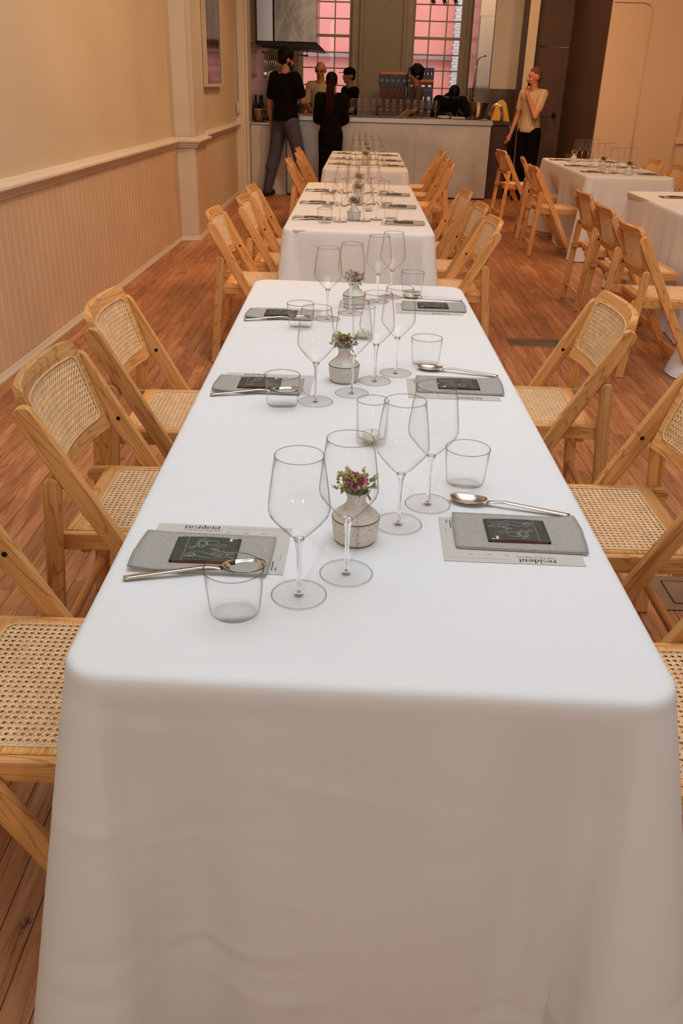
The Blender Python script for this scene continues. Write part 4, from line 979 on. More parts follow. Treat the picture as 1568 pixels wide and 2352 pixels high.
# --- bold serif lettering
def serif_word(word, hgt, m, parent, x, y, z, bold=1.0, name='lettering'):
    mb = MB(); T_ = .26*bold; th = .075
    def poly(ps): mb.add([(cx+px*hgt_, y+py*hgt_, z) for px, py in ps], [tuple(range(len(ps)))])
    hgt_ = hgt
    def rect(a, b, c, d): poly([(a, b), (c, b), (c, d), (a, d)])
    def arc(ox, oy, rx, ry, a0, a1, wx, wy, n=18):
        for k in range(n):
            p = []
            for (kk, inn) in ((k, 0), (k+1, 0), (k+1, 1), (k, 1)):
                a = R(a0+(a1-a0)*kk/n); p.append((ox+(rx-(wx if inn else 0))*math.cos(a), oy+(ry-(wy if inn else 0))*math.sin(a)))
            if a1 < a0: p.reverse()
            poly(p)
    cx = x
    for ch in word:
        if ch == 'r': rect(.10, 0, .10+T_, .97); rect(0, 0, .50, th); rect(0, .90, .2, .97); arc(.62, .60, .38, .40, 180, 75, .05, .10); arc(.62, .82, .13, .15, 0, 360, .13, .15, 12); adv = .84
        elif ch == 'e': arc(.46, .5, .46, .52, 10, 330, T_, th); rect(.18, .47, .88, .47+th); adv = 1.04
        elif ch == 's': arc(.38, .74, .32, .28, 30, 245, .17, th+.02); arc(.38, .27, .36, .29, 75, -150, .17, th+.02); adv = .86
        elif ch == 'i': rect(.12, 0, .12+T_, .97); rect(0, 0, .52, th); rect(0, .90, .2, .97); arc(.25, 1.30, .16, .16, 0, 360, .16, .16, 12); adv = .60
        elif ch == 'd': arc(.46, .5, .46, .52, 60, 300, T_, th); rect(.62, 0, .62+T_, 1.48); rect(.5, 1.41, .7, 1.48); rect(.8, 0, 1.02, th); adv = 1.12
        elif ch == 'n': rect(.12, 0, .12+T_, .97); rect(0, 0, .48, th); rect(0, .90, .2, .97); arc(.60, .60, .36, .42, 180, 0, T_*.6, .10); rect(.96-T_, 0, .96, .62); rect(.62, 0, 1.08, th); adv = 1.16
        elif ch == 't': rect(.14, .12, .14+T_, 1.26); rect(0, .90, .66, .97); arc(.40, .24, .26, .25, 180, 320, .16, .09); adv = .72
        cx += adv*hgt
    return mb.obj(name, m, parent), cx
def small_text(s, size, m, parent, x, y, z, rz=0, name='lettering'):
    cu = bpy.data.curves.new('t', 'FONT'); cu.body = s; cu.size = size; cu.resolution_u = 2
    ob = bpy.data.objects.new('t', cu); C.objects.link(ob)
    dg = bpy.context.evaluated_depsgraph_get(); me = bpy.data.meshes.new_from_object(ob.evaluated_get(dg)); bpy.data.objects.remove(ob)
    me.materials.clear(); me.materials.append(M[m]); o = link(name, me, parent, (x, y, z)); o.rotation_euler = (0, 0, rz); return o
def make_menu():
    t = thing('menu_card', 'x', 'menu')
    mb = MB(); box(mb, -.114, .114, -.077, .077, 0, .0007); mb.obj('card', 'card', t)
    o, cx = serif_word('resident', .0084, 'ink', t, -.068, .0618, .0009)
    small_text('Chef Pierre Magnolini', .0072, 'inkred', t, -.068, .0540, .0009)
    mb = MB(); box(mb, .006, .108, .0655, .0659, .0007, .0009); mb.obj('rule', 'inkgrey', t)
    mb = MB()
    for k, (a, b) in enumerate(((-.066, -.034), (-.066, -.038), (-.066, -.056))): box(mb, .088+k*.006, .0895+k*.006, a, b, .0007, .0009)
    box(mb, .1045, .1049, -.034, -.012, .0007, .0009); mb.obj('small_print', 'ink', t)
    mb = MB()
    for k in range(3): box(mb, .006+k*.03, .013+k*.03, .051, .053, .0007, .0009)
    mb.obj('heading_marks', 'inkgrey', t)
    t.location = HID; return t
def make_napkin():
    mb = MB(); nx, ny = 22, 14; layers = 2
    for lay in range(layers):
        V = []; UVn = []
        for side in (0, 1):
            for j in range(ny+1):
                for i in range(nx+1):
                    u = i/nx; v = j/ny; x = -.107+.214*u+(0.003*lay); y = -.062+.124*v-(.0015*lay)
                    x += .004*math.sin(v*3.1)*(-1 if u < .5 else .3)*abs(u-.5)*2
                    z = .0016*lay+.0008+.0014*side
                    if u < .18: z += .0045*((.18-u)/.18)**1.5*(1 if v < .5 else .4)
                    if v < .08 and lay: z += .0012
                    V.append((x, y, z))
        n1 = (nx+1)*(ny+1); Fs = []
        for j in range(ny):
            for i in range(nx):
                a = j*(nx+1)+i; Fs.append((n1+a, n1+a+1, n1+a+nx+2, n1+a+nx+1)); Fs.append((a, a+nx+1, a+nx+2, a+1))
        for i in range(nx):
            a = i; Fs.append((a, a+1, n1+a+1, n1+a)); a = ny*(nx+1)+i; Fs.append((a+1, a, n1+a, n1+a+1))
        for j in range(ny):
            a = j*(nx+1); Fs.append((a+nx+1, a, n1+a, n1+a+nx+1)); a = j*(nx+1)+nx; Fs.append((a, a+nx+1, n1+a+nx+1, n1+a))
        mb.add(V, Fs, None, True)
    return tag(mb.obj('napkin', 'napkin', None, HID), 'x', 'napkin')
def ribbon(mb, pts, wd, z):
    P = [Vector(p) for p in pts]; V = []
    for i, p in enumerate(P):
        d = (P[min(i+1, len(P)-1)]-P[max(i-1, 0)]); d = d.normalized() if d.length > 0 else Vector((1, 0)); n = Vector((-d.y, d.x))*wd/2
        V += [(p.x-n.x, p.y-n.y, z), (p.x+n.x, p.y+n.y, z)]
    mb.add(V, [(2*i, 2*i+2, 2*i+3, 2*i+1) for i in range(len(P)-1)])
def make_booklet():
    t = thing('matchbook', 'x', 'booklet')
    def top(x, y): return .0042+.0016*math.sin((x+.052)/.104*PI)
    mb = MB(); V = []; nx, ny = 14, 6
    for side in (0, 1):
        for j in range(ny+1):
            for i in range(nx+1):
                x = -.052+.104*i/nx; y = -.039+.078*j/ny; V.append((x, y, (top(x, y) if side else .0006)))
    n1 = (nx+1)*(ny+1); Fs = []
    for j in range(ny):
        for i in range(nx): a = j*(nx+1)+i; Fs.append((n1+a, n1+a+1, n1+a+nx+2, n1+a+nx+1)); Fs.append((a, a+nx+1, a+nx+2, a+1))
    for j in range(ny):
        a = j*(nx+1)+nx; Fs.append((a, a+nx+1, n1+a+nx+1, n1+a)); a = j*(nx+1); Fs.append((a+nx+1, a, n1+a, n1+a+nx+1))
    mb.add(V, Fs, None, True); mb.obj('cover', 'booklet', t)
    mb = MB(); box(mb, -.048, .049, -.0375, .0375, .0009, .0038); mb.obj('pages', 'bookin', t)
    zt = lambda x: top(x, 0)+.0003
    mb = MB(); ribbon(mb, [(-.033, -.039), (-.033, .039)], .0006, zt(-.033)); mb.obj('fold_line', 'inksilver', t)
    # line drawing: forearm and hand outlines, loops, cutlery
    mb = MB(); rr_ = random.Random(3)
    def cur(f, n, wd=.0005):
        pts = [f(k/n) for k in range(n+1)]
        V = []; P = [Vector(p) for p in pts]
        for i, p in enumerate(P):
            d = (P[min(i+1, n)]-P[max(i-1, 0)]); d = d.normalized() if d.length > 0 else Vector((1, 0)); nn = Vector((-d.y, d.x))*wd/2; z = zt(p.x)
            V += [(p.x-nn.x, p.y-nn.y, z), (p.x+nn.x, p.y+nn.y, z)]
        mb.add(V, [(2*i, 2*i+2, 2*i+3, 2*i+1) for i in range(n)])
    W_ = .00075
    cur(lambda t: (-.030+.078*t, -.027+.003*math.sin(9*t)+.0012*math.sin(31*t)), 50, W_)
    cur(lambda t: (-.022+.070*t, -.015+.004*math.sin(6*t+1)+.001*math.sin(27*t)), 50, W_)
    cur(lambda t: (-.022+.008*math.cos(6.28*t), -.021+.006*math.sin(6.28*t)), 24, W_)
    cur(lambda t: (-.020+.005*math.cos(6.28*t), -.021+.003*math.sin(6.28*t)), 20, W_)
    cur(lambda t: (.020+.009*math.cos(6.28*t*1.15), -.018+.005*math.sin(6.28*t*1.15)), 30, W_)
    cur(lambda t: (.012+.006*math.cos(12.5*t+1)+.012*t, -.004+.005*math.sin(12.5*t)), 40, W_)
    cur(lambda t: (.008+.010*math.cos(6.28*t), .018+.008*math.sin(6.28*t)), 26, W_)
    cur(lambda t: (.024+.007*math.cos(6.28*t), .010+.005*math.sin(6.28*t+.6)), 24, W_)
    for ox, oy, s_ in ((-.022, .012, 1.0), (-.008, .016, .9)):
        cur(lambda t: (ox+.011*s_*t+.003*math.sin(6.28*t), oy-.008+.022*s_*t), 20, W_)
        cur(lambda t: (ox-.001+.0035*math.cos(6.28*t), oy-.010+.004*math.sin(6.28*t)), 18, W_)
        cur(lambda t: (ox+.003+.011*s_*t+.003*math.sin(6.28*t), oy-.009+.022*s_*t), 20, W_)
    cur(lambda t: (-.010+.006*math.sin(9*t), .034-.012*t), 16, W_)
    cur(lambda t: (.030+.016*t, -.010+.002*math.sin(20*t)), 20, W_)
    mb.obj('line_drawing', 'inksilver', t)
    # white emblem: letter r with its dot, turned to read along the short side
    g = MB(); zz = zt(.030)+.0002
    ex, ey, s_ = .033, .026, .0115
    def P_(a, b): return (ex+a*s_, ey+b*s_, zz)
    for q in ([(0, 0), (.62, 0), (.62, .10), (0, .10)], [(.18, .1), (.44, .1), (.44, .86), (.18, .86)], [(0, .76), (.30, .76), (.30, .86), (0, .86)], [(.44, .60), (.70, .74), (.70, .92), (.56, .92), (.44, .80)]): g.add([P_(*p) for p in q], [tuple(range(len(q)))])
    g.add([P_(.98+.15*math.cos(2*PI*k/14), .84+.15*math.sin(2*PI*k/14)) for k in range(14)], [tuple(range(14))])
    g.obj('emblem', 'inkwhite', t); t.location = HID; return t
def flower(kind):
    rr_ = random.Random(kind*11+2)
    if kind == 0:       # ruffled bloom
        t = thing('bloom', 'x', 'flower')
        mb = MB(); tube(mb, [(0, 0, -.026), (0, 0, .0)], .0014, 6); mb.obj('stem', 'stemgreen', t)
        mb = MB()
        for lay, (n, rad, tilt) in enumerate(((5, .005, .25), (7, .010, .7), (9, .015, 1.15))):
            for k in range(n):
                a = 2*PI*k/n+lay*.5; V = []
                for i in range(5):
                    for j in range(4):
                        u = i/4; v = (j/3-.5); wd = .0115*math.sin(PI*(.15+.8*u)); rd = rad*.3+rad*u*math.sin(tilt)+.0
                        zz = .013*u*math.cos(tilt)+.002-.0*v
                        ca, sa = math.cos(a), math.sin(a); x = rd+.002*math.sin(7*v+3*u+k); y = v*wd*1.6
                        V.append((x*ca-y*sa, x*sa+y*ca, zz+.002*math.sin(9*v+k)))
                Fs = [(i*4+j, (i+1)*4+j, (i+1)*4+j+1, i*4+j+1) for i in range(4) for j in range(3)]
                mb.add(V, Fs, None, True)
        mb.obj('petals', 'petal_pink', t)
    else:
        t = thing('filler_sprig', 'x', 'flower')
        mb = MB(); tube(mb, [(0, 0, -.018), (.002, 0, -.010), (.004, .0, .0)], .0012, 6)
        dots = MB()
        for k in range(34):
            a = rr_.uniform(0, 6.28); r_ = rr_.uniform(0, .019)**1; z = rr_.uniform(-.004, .014)
            if k % 3 == 0: tube(mb, [(.002, 0, -.012), (r_*math.cos(a), r_*math.sin(a), z)], .0004, 4)
            ellipsoid(dots, (r_*math.cos(a), r_*math.sin(a), z), (.0023,)*3, 6, 4)
            for q in range(3):
                b = rr_.uniform(0, 6.28); px, py = r_*math.cos(a), r_*math.sin(a)
                dots.add([(px, py, z+.001), (px+.005*math.cos(b), py+.005*math.sin(b), z+.003), (px+.004*math.cos(b+.7), py+.004*math.sin(b+.7), z+.003)], [(0, 1, 2)])
        mb.obj('stem', 'stemgreen', t); o = dots.obj('florets', 'floret', t); o['kind'] = 'stuff'
        lf = MB()
        for k in range(4):
            a = k*1.6; V = []
            for i in range(6):
                u = i/5; wd = .006*math.sin(PI*u)+.0004
                x = .016*u; z = -.006+.004*math.sin(PI*u)-.003*u
                V += [(x*math.cos(a)+wd*math.sin(a), x*math.sin(a)-wd*math.cos(a), z), (x*math.cos(a)-wd*math.sin(a), x*math.sin(a)+wd*math.cos(a), z)]
            lf.add(V, [(2*i, 2*i+1, 2*i+3, 2*i+2) for i in range(5)], None, True)
        lf.obj('leaves', 'leaf', t)
    t.location = HID; return t
P_glass, P_tumb, P_vot, P_vase, P_spoon = make_wineglass(), make_tumbler(), make_votive(), make_vase(), spoon_mesh()
P_menu, P_nap, P_book, P_bloom, P_sprig = make_menu(), make_napkin(), make_booklet(), flower(0), flower(1)
dark_bloom = dup(P_bloom, HID)
for c in dark_bloom.children:
    if c.name.startswith('petals'): c.data = c.data.copy(); c.data.materials[0] = M['petal_dark']
PROTOS = [P_glass, P_tumb, P_vot, P_vase, P_spoon, P_menu, P_nap, P_book, P_bloom, P_sprig, dark_bloom]
ZS = ZT+.0006
def setting(x0, y0, flip, where, tname, dx=0, parts='mnbstgG', sdy=0, jit=0.0):
    """wainscot-side layout measured from the napkin centre; flip turns it 180 degrees"""
    rz = PI if flip else 0; sgn = -1 if flip else 1
    def W(px, py): return (x0+sgn*px, y0+sgn*py)
    j = lambda: random.uniform(-jit, jit)
    grp = lambda s: s + ' on the ' + tname
    if 'm' in parts: x, y = W(.020+j(), .022+j()); dup(P_menu, (x, y, ZS), rz+R(-1.5+j()*80), 'printed menu card under napkin, ' + where, grp('menu cards'))
    if 'n' in parts: x, y = W(0, 0); dup(P_nap, (x, y, ZS+.0014), rz+R(-2.5+j()*80), 'folded grey linen napkin, ' + where, grp('napkins'))
    if 'b' in parts: x, y = W(.004+j(), 0); dup(P_book, (x, y, ZS+.0048), rz+R(-1+j()*100), 'dark booklet lying on grey napkin, ' + where, grp('booklets'))
    if 's' in parts: x, y = W(-.003+j(), -.062); dup(P_spoon, (x, y, ZS+.0002), rz+R(13)+j()*3, 'steel spoon beside napkin, ' + where, grp('spoons'))
    if 't' in parts: x, y = W(.072+j(), -.169+j()); dup(P_tumb, (x, y, ZS), j()*50, 'clear water tumbler, ' + where, grp('tumblers'))
    if 'g' in parts: x, y = W(.160+j(), -.113+j()); dup(P_glass, (x, y, ZS), j()*50, 'wine glass beside tumbler, ' + where, grp('wine glasses'))
    if 'G' in parts: x, y = W(.230+j(), -.047+j()); dup(P_glass, (x, y, ZS), j()*50, 'wine glass by centre line, ' + where, grp('wine glasses'))
def bouquet(x, y, where, s=1.0, dark=False, variant=0):
    dup(P_vase, (x, y, ZS), variant*.7, 'squat speckled stoneware bud vase, ' + where, 'bud vases')
    z = ZS+.094
    bl = dark_bloom if dark else P_bloom
    o = dup(bl, (x+.001, y-.006, z+.008), .3+variant, ('dark maroon bloom' if dark else 'pink ruffled bloom') + ' in vase, ' + where, 'blooms'); o.rotation_euler = (.35, -.1, .3+variant)
    o = dup(P_bloom if variant != 1 else dark_bloom, (x-.007, y+.002, z+.014), 1.3, 'smaller pink bloom behind, ' + where, 'blooms', .8); o.rotation_euler = (-.1, -.35, 1.3)
    o = dup(P_sprig, (x-.015, y, z+.010), .5, 'green sprig leaning to wainscot, ' + where, 'sprigs', 1.25); o.rotation_euler = (0, -.45, .5)
    o = dup(P_sprig, (x+.013, y, z+.006), 2.5, 'green sprig leaning to aisle, ' + where, 'sprigs', 1.5); o.rotation_euler = (0, .5, 2.5)
# front table: measured positions
def where(side, k, t): return '%s-side %s, %s' % (side, ('seat away from bar', 'middle seat', 'seat towards bar')[k], t)
t1 = 'front long table'
setting(-.220, 1.183, False, where('wainscot', 0, t1), t1); setting(.304, 1.310-.030, True, where('aisle', 0, t1), t1, parts='mnb')
def place(proto, x, y, label, group, rz=0.0): return dup(proto, (x, y, ZS), rz, label, group)
w_ = where('aisle', 0, t1); place(P_glass, .099, 1.308, 'wine glass by centre line, ' + w_, 'wine glasses on the '+t1); place(P_glass, .157, 1.391, 'wine glass beside tumbler, ' + w_, 'wine glasses on the '+t1)
place(P_tumb, .235, 1.479, 'clear water tumbler, ' + w_, 'tumblers on the '+t1); place(P_spoon, .305, 1.382, 'steel spoon beside napkin, ' + w_, 'spoons on the '+t1, PI-R(15.5))
w_ = where('wainscot', 1, t1)
setting(-.218, 2.040, False, w_, t1, parts='mnbs')
place(P_tumb, -.147, 1.894, 'clear water tumbler, ' + w_, 'tumblers on the '+t1); place(P_glass, -.070, 1.934, 'wine glass beside tumbler, ' + w_, 'wine glasses on the '+t1); place(P_glass, .017, 2.004, 'wine glass by centre line, ' + w_, 'wine glasses on the '+t1)
w_ = where('aisle', 1, t1)
setting(.292, 2.078, True, w_, t1, parts='mnb')
place(P_spoon, .300, 2.196, 'steel spoon beside napkin, ' + w_, 'spoons on the '+t1, PI-R(15)); place(P_tumb, .218, 2.258, 'clear water tumbler, ' + w_, 'tumblers on the '+t1)
place(P_glass, .076, 2.106, 'wine glass by centre line, ' + w_, 'wine glasses on the '+t1); place(P_glass, .133, 2.179, 'wine glass beside tumbler, ' + w_, 'wine glasses on the '+t1)
w_ = where('wainscot', 2, t1)
setting(-.222, 2.775, False, w_, t1, parts='mnbs')
place(P_tumb, -.145, 2.621, 'clear water tumbler, ' + w_, 'tumblers on the '+t1); place(P_glass, -.064, 2.742, 'wine glass beside tumbler, ' + w_, 'wine glasses on the '+t1); place(P_glass, .010, 2.83, 'wine glass by centre line, ' + w_, 'wine glasses on the '+t1)
w_ = where('aisle', 2, t1)
setting(.300, 2.945, True, w_, t1, parts='mnb')
place(P_spoon, .305, 3.075, 'steel spoon beside napkin, ' + w_, 'spoons on the '+t1, PI-R(10)); place(P_tumb, .237, 3.172, 'clear water tumbler, ' + w_, 'tumblers on the '+t1)
place(P_glass, .104, 3.010, 'wine glass by centre line, ' + w_, 'wine glasses on the '+t1); place(P_glass, .156, 3.090, 'wine glass beside tumbler, ' + w_, 'wine glasses on the '+t1)
bouquet(.024, 1.250, 'closest to the drape end of the front table'); bouquet(-.004, 2.105, 'midway along the front table', variant=1, dark=True); bouquet(.022, 2.92, 'at the bar end of the front table', variant=2)
place(P_vot, .059, 1.682, 'ribbed glass candle holder between two vases on the front table', 'candle holders'); place(P_vot, .050, 2.52, 'ribbed glass candle holder towards the bar end of the front table', 'candle holders')
# other tables
def dress(t, cx, rows, dx, full=True, sides=(0, 1)):
    for k, (yl, yr) in enumerate(rows):
        if 0 in sides: setting(cx-.262, yl, False, where('wainscot', k, t), t, jit=.004)
        if 1 in sides: setting(cx+.262, yr, True, where('aisle', k, t), t, jit=.004)
dress('second long table', .047, [(5.06, 4.96), (5.78, 5.68), (6.49, 6.35)], 0)
bouquet(.022, 5.06, 'closest to the front end of the second table', variant=1, dark=True); bouquet(.045, 5.83, 'midway along the second table', variant=2); bouquet(.06, 6.55, 'at the bar end of the second table', variant=0)
place(P_vot, .109, 5.46, 'ribbed glass candle holder between vases on the second table', 'candle holders'); place(P_vot, .06, 6.2, 'ribbed glass candle holder towards the bar on the second table', 'candle holders')
dress('long table by the bar', .145, [(8.87, 8.80), (9.55, 9.45), (10.36, 10.22)], 0)
bouquet(.13, 8.9, 'closest to the second table on the bar table', variant=2); bouquet(.17, 9.62, 'midway along the bar table', variant=1, dark=True); bouquet(.16, 10.42, 'at the bar end of the bar table', variant=0)
dress('brown-door table', 2.59, [(8.80, 8.68), (9.50, 9.42), (10.28, 10.15)], 0)
bouquet(2.60, 8.55, 'closest to the cropped table on the brown-door table', variant=1, dark=True); bouquet(2.50, 9.1, 'midway along the brown-door table', variant=1, dark=True); bouquet(2.42, 10.0, 'at the door end of the brown-door table', variant=1, dark=True)
place(P_vot, 2.50, 8.72, 'ribbed glass candle holder on the brown-door table, closer to the cropped table', 'candle holders'); place(P_vot, 2.46, 9.45, 'ribbed glass candle holder on the brown-door table, closer to the door', 'candle holders')
setting(2.42, 6.72, False, 'visible seat of the cropped aisle table', 'cropped aisle table', parts='mnbs')
# glasses standing on the bar
gi = 0
for rw, (yy, n_) in enumerate(((13.20, 13), (13.30, 13), (13.40, 12))):
    for k in range(n_):
        x = -.03+k*.0985+rw*.02+random.uniform(-.004, .004); dup(P_glass, (x, yy, 1.0552), 0, 'empty wine glass standing in the rows on the steel bar', 'wine glasses lined up on the bar')
for p in PROTOS:
    for c in list(p.children):
        for g in list(c.children): bpy.data.objects.remove(g)
        bpy.data.objects.remove(c)
    bpy.data.objects.remove(p)

# ================================================================== PEOPLE
def capsule(mb, a, b, ra, rb, n=14, sx=1.0, sy=1.0):
    """tapered capsule; sx, sy squash the section in local x / y"""
    a, b = Vector(a), Vector(b); d = b-a; L_ = d.length
    if L_ < 1e-6: d = Vector((0, 0, 1)); L_ = 1e-6
    d.normalize(); up = Vector((1, 0, 0)) if abs(d.z) > .75 else Vector((0, 0, 1))
    u = (up-d*up.dot(d)).normalized(); v = d.cross(u); V = []; rings = []
    for k in range(6): t = PI/2*(1-k/5); rings.append((-math.sin(t)*ra, math.cos(t)*ra))
    for k in range(6): t = PI/2*k/5; rings.append((L_+math.sin(t)*rb, math.cos(t)*rb))
    for (h, r_) in rings:
        for k in range(n): t = 2*PI*k/n; V.append(a+d*h+u*(max(r_, .0004)*math.cos(t)*sx)+v*(max(r_, .0004)*math.sin(t)*sy))
    Fs = [(i*n+k, i*n+(k+1) % n, (i+1)*n+(k+1) % n, (i+1)*n+k) for i in range(len(rings)-1) for k in range(n)]
    Fs += [tuple(range(n-1, -1, -1)), tuple(range((len(rings)-1)*n, len(rings)*n))]
    mb.add(V, Fs, None, True)
def remeshed(mb, name, m, voxel, parent, smooth=4):
    me = mb.mesh(name, m); ob = bpy.data.objects.new(name, me); C.objects.link(ob)
    md = ob.modifiers.new('r', 'REMESH'); md.mode = 'VOXEL'; md.voxel_size = voxel; md.use_smooth_shade = True
    sm = ob.modifiers.new('s', 'SMOOTH'); sm.factor = .5; sm.iterations = smooth
    dg = bpy.context.evaluated_depsgraph_get(); dg.update(); me2 = bpy.data.meshes.new_from_object(ob.evaluated_get(dg)); bpy.data.objects.remove(ob)
    me2.name = name; me2.materials.clear(); me2.materials.append(M[m] if isinstance(m, str) else m)
    return link(name, me2, parent)
def hand(mb, w, d, curl, n_side, s=1.0):
    """w wrist, d forearm direction, n_side: thumb direction"""
    w = Vector(w); d = Vector(d).normalized(); th = Vector(n_side); th = (th-d*th.dot(d)).normalized(); pn = d.cross(th)
    p1 = w+d*.075*s; capsule(mb, w+d*.01, p1, .026*s, .032*s, 12, 1, 1)
    for k, ln in enumerate((.070, .078, .072, .056)):
        off = th*((1.5-k)*.0185*s); b0 = w+d*.080*s+off; dd = (d+pn*curl).normalized(); b1 = b0+dd*ln*.5*s; dd2 = (d+pn*curl*2.4).normalized(); b2 = b1+dd2*ln*.5*s
        capsule(mb, b0, b1, .0098*s, .0090*s, 8); capsule(mb, b1, b2, .0090*s, .0078*s, 8)
    t0 = w+d*.025*s+th*.022*s; t1 = t0+(d*.6+th*.8).normalized()*.036*s; capsule(mb, t0, t1, .012*s, .010*s, 8); capsule(mb, t1, t1+(d+th*.2).normalized()*.028*s, .010*s, .0085*s, 8)
def person(label, loc, rz, hgt, skin, J=None, shirt='black_cloth', pants='black_cloth', hair='hair_black', hstyle='short', sleeve=0.75, shoe='shoe', beard=False, head_turn=0.0, head_pitch=0.0, build=1.0, skirt=False, cap=False, glasses=False, pouch=None, curls=(.35, .35), badge=False, loose=0.0):
    t = thing('person', label, 'person', loc, rz); s = hgt/1.75; t.scale = (s, s, s)
    D = dict(ankL=(.10, .03, .075), ankR=(-.10, .03, .075), kneL=(.10, 0, .49), kneR=(-.10, 0, .49), hipL=(.088, 0, .92), hipR=(-.088, 0, .92), pel=(0, 0, .97), wai=(0, 0, 1.10), che=(0, -.005, 1.30),
             nek=(0, .01, 1.465), hed=(0, -.025, 1.625), shoL=(.175, .005, 1.415), shoR=(-.175, .005, 1.415), elbL=(.225, .02, 1.13), elbR=(-.225, .02, 1.13), wriL=(.235, -.04, .88), wriR=(-.235, -.04, .88), toeL=(.12, -.12, .03), toeR=(-.12, -.12, .03))
    if J: D.update(J)
    V_ = {k: Vector(v) for k, v in D.items()}; b = build
    # body
    mb = MB()
    capsule(mb, V_['pel'], V_['wai'], .125*b, .112*b, 18, 1, .80); capsule(mb, V_['wai'], V_['che'], .112*b, .128*b, 18, 1.1, .78)
    for sd in 'LR':
        capsule(mb, V_['che'], V_['sho'+sd], .105*b, .052*b, 14); capsule(mb, V_['hip'+sd], V_['kne'+sd], .088*b, .056*b); capsule(mb, V_['kne'+sd], V_['ank'+sd], .056*b, .038)
        mid = V_['kne'+sd].lerp(V_['ank'+sd], .3)+Vector((0, .015, 0)); capsule(mb, V_['kne'+sd], mid, .054*b, .056*b)
        capsule(mb, V_['ank'+sd]+Vector((0, .02, -.03)), V_['toe'+sd], .038, .028, 12)
        capsule(mb, V_['sho'+sd], V_['elb'+sd], .050*b, .040*b); capsule(mb, V_['elb'+sd], V_['wri'+sd], .040*b, .026); 
        d = V_['wri'+sd]-V_['elb'+sd]; hand(mb, V_['wri'+sd], d, curls[0 if sd == 'L' else 1], Vector((0, -1, 0)) if abs(d.normalized().y) < .8 else Vector((0, 0, 1)))
    capsule(mb, V_['nek']-Vector((0, 0, .05)), V_['hed']-Vector((0, 0, .03)), .060, .050, 14)
    capsule(mb, V_['nek']+Vector((0, .0, -.03)), V_['shoL'].lerp(V_['nek'], .4), .055, .05); capsule(mb, V_['nek']+Vector((0, 0, -.03)), V_['shoR'].lerp(V_['nek'], .4), .055, .05)
    hm = Matrix.Translation(V_['hed']) @ Matrix.Rotation(head_turn, 4, 'Z') @ Matrix.Rotation(head_pitch, 4, 'X')
    hf = lambda x, y, z: tuple(hm @ Vector((x, y, z)))
    ellipsoid(mb, (0, .012, .016), (.076, .094, .092), 20, 14, hf); ellipsoid(mb, (0, -.028, -.048), (.052, .058, .062), 16, 10, hf)
    ellipsoid(mb, (0, -.066, -.082), (.026, .022, .024), 12, 8, hf)                       # chin
    ellipsoid(mb, (0, -.098, -.018), (.013, .020, .024), 10, 8, hf); ellipsoid(mb, (0, -.088, .012), (.010, .012, .028), 10, 8, hf)   # nose
    ellipsoid(mb, (0, -.074, .034), (.052, .014, .014), 12, 8, hf)                        # brow
    for sx in (-1, 1): ellipsoid(mb, (sx*.078, .012, -.012), (.012, .022, .034), 10, 8, hf); ellipsoid(mb, (sx*.034, -.064, -.028), (.024, .018, .022), 10, 8, hf)
    ellipsoid(mb, (0, -.086, -.052), (.024, .012, .010), 10, 8, hf)
    remeshed(mb, 'body', skin, .0085, t, 3)
    for sx in (-1, 1):
        e = MB(); ellipsoid(e, (sx*.031, -.0765, .010), (.012, .007, .007), 10, 8, hf); e.obj('eye', 'eye', t)
    e = MB(); ellipsoid(e, (0, -.0955, -.053), (.021, .005, .006), 10, 6, hf); e.obj('mouth', 'lip' if skin != 'skin_f' else 'eye', t)
    # shirt
    mb = MB(); g = .014+loose
    capsule(mb, V_['pel']+Vector((0, 0, .0)), V_['wai'], .138*b+g, .118*b+g, 18, 1.06, .86); capsule(mb, V_['wai'], V_['che'], .116*b+g, .130*b+g, 18, 1.1, .82)
    for sd in 'LR':
        capsule(mb, V_['che'], V_['sho'+sd], .105*b+g, .052*b+g, 14); e1 = V_['sho'+sd].lerp(V_['elb'+sd], min(1, sleeve)); capsule(mb, V_['sho'+sd], e1, .052*b+g, .044*b+g*.9); capsule(mb, V_['nek']-Vector((0, 0, .075)), V_['sho'+sd].lerp(V_['nek'], .25)-Vector((0, 0, .01)), .078, .058+g*.6)
        if sleeve > 1.05: capsule(mb, V_['elb'+sd], V_['elb'+sd].lerp(V_['wri'+sd], sleeve-1), .042*b+g, .034*b+g)
    capsule(mb, V_['nek']-Vector((0, 0, .065)), V_['nek']-Vector((0, 0, .03)), .075, .062)
    so = remeshed(mb, 'shirt', shirt, .012, t, 5)
    if V_['che'].y > -.1:                       # straight hem
        hz = V_['pel'].z-.045
        for v in so.data.vertices:
            if v.co.z < hz and abs(v.co.x) < .19: v.co.z = hz
    # trousers
    mb = MB(); capsule(mb, V_['pel'], V_['wai'].lerp(V_['pel'], .8), .126*b+.004, .118*b+.004, 18, 1, .80)
    if skirt:
        hip = (V_['hipL']+V_['hipR'])/2; ank = (V_['ankL']+V_['ankR'])/2
        capsule(mb, hip, ank+Vector((0, 0, .12)), .165*b, .15*b, 20, 1, .75); capsule(mb, hip+Vector((0, .03, .0)), hip-Vector((0, -.02, .1)), .15*b, .15*b, 18)
    for sd in 'LR':
        capsule(mb, V_['hip'+sd], V_['kne'+sd], .090*b+.012, .058*b+.018); capsule(mb, V_['kne'+sd], V_['ank'+sd]+Vector((0, 0, .0)), .060*b+.020, .058); capsule(mb, V_['kne'+sd], V_['kne'+sd].lerp(V_['ank'+sd], .35)+Vector((0, .015, 0)), .056*b+.018, .056*b+.018)
        capsule(mb, V_['pel']-Vector((0, 0, .02)), V_['hip'+sd], .105*b, .10*b)
    remeshed(mb, 'trousers' if not skirt else 'skirt', pants, .012, t, 5)
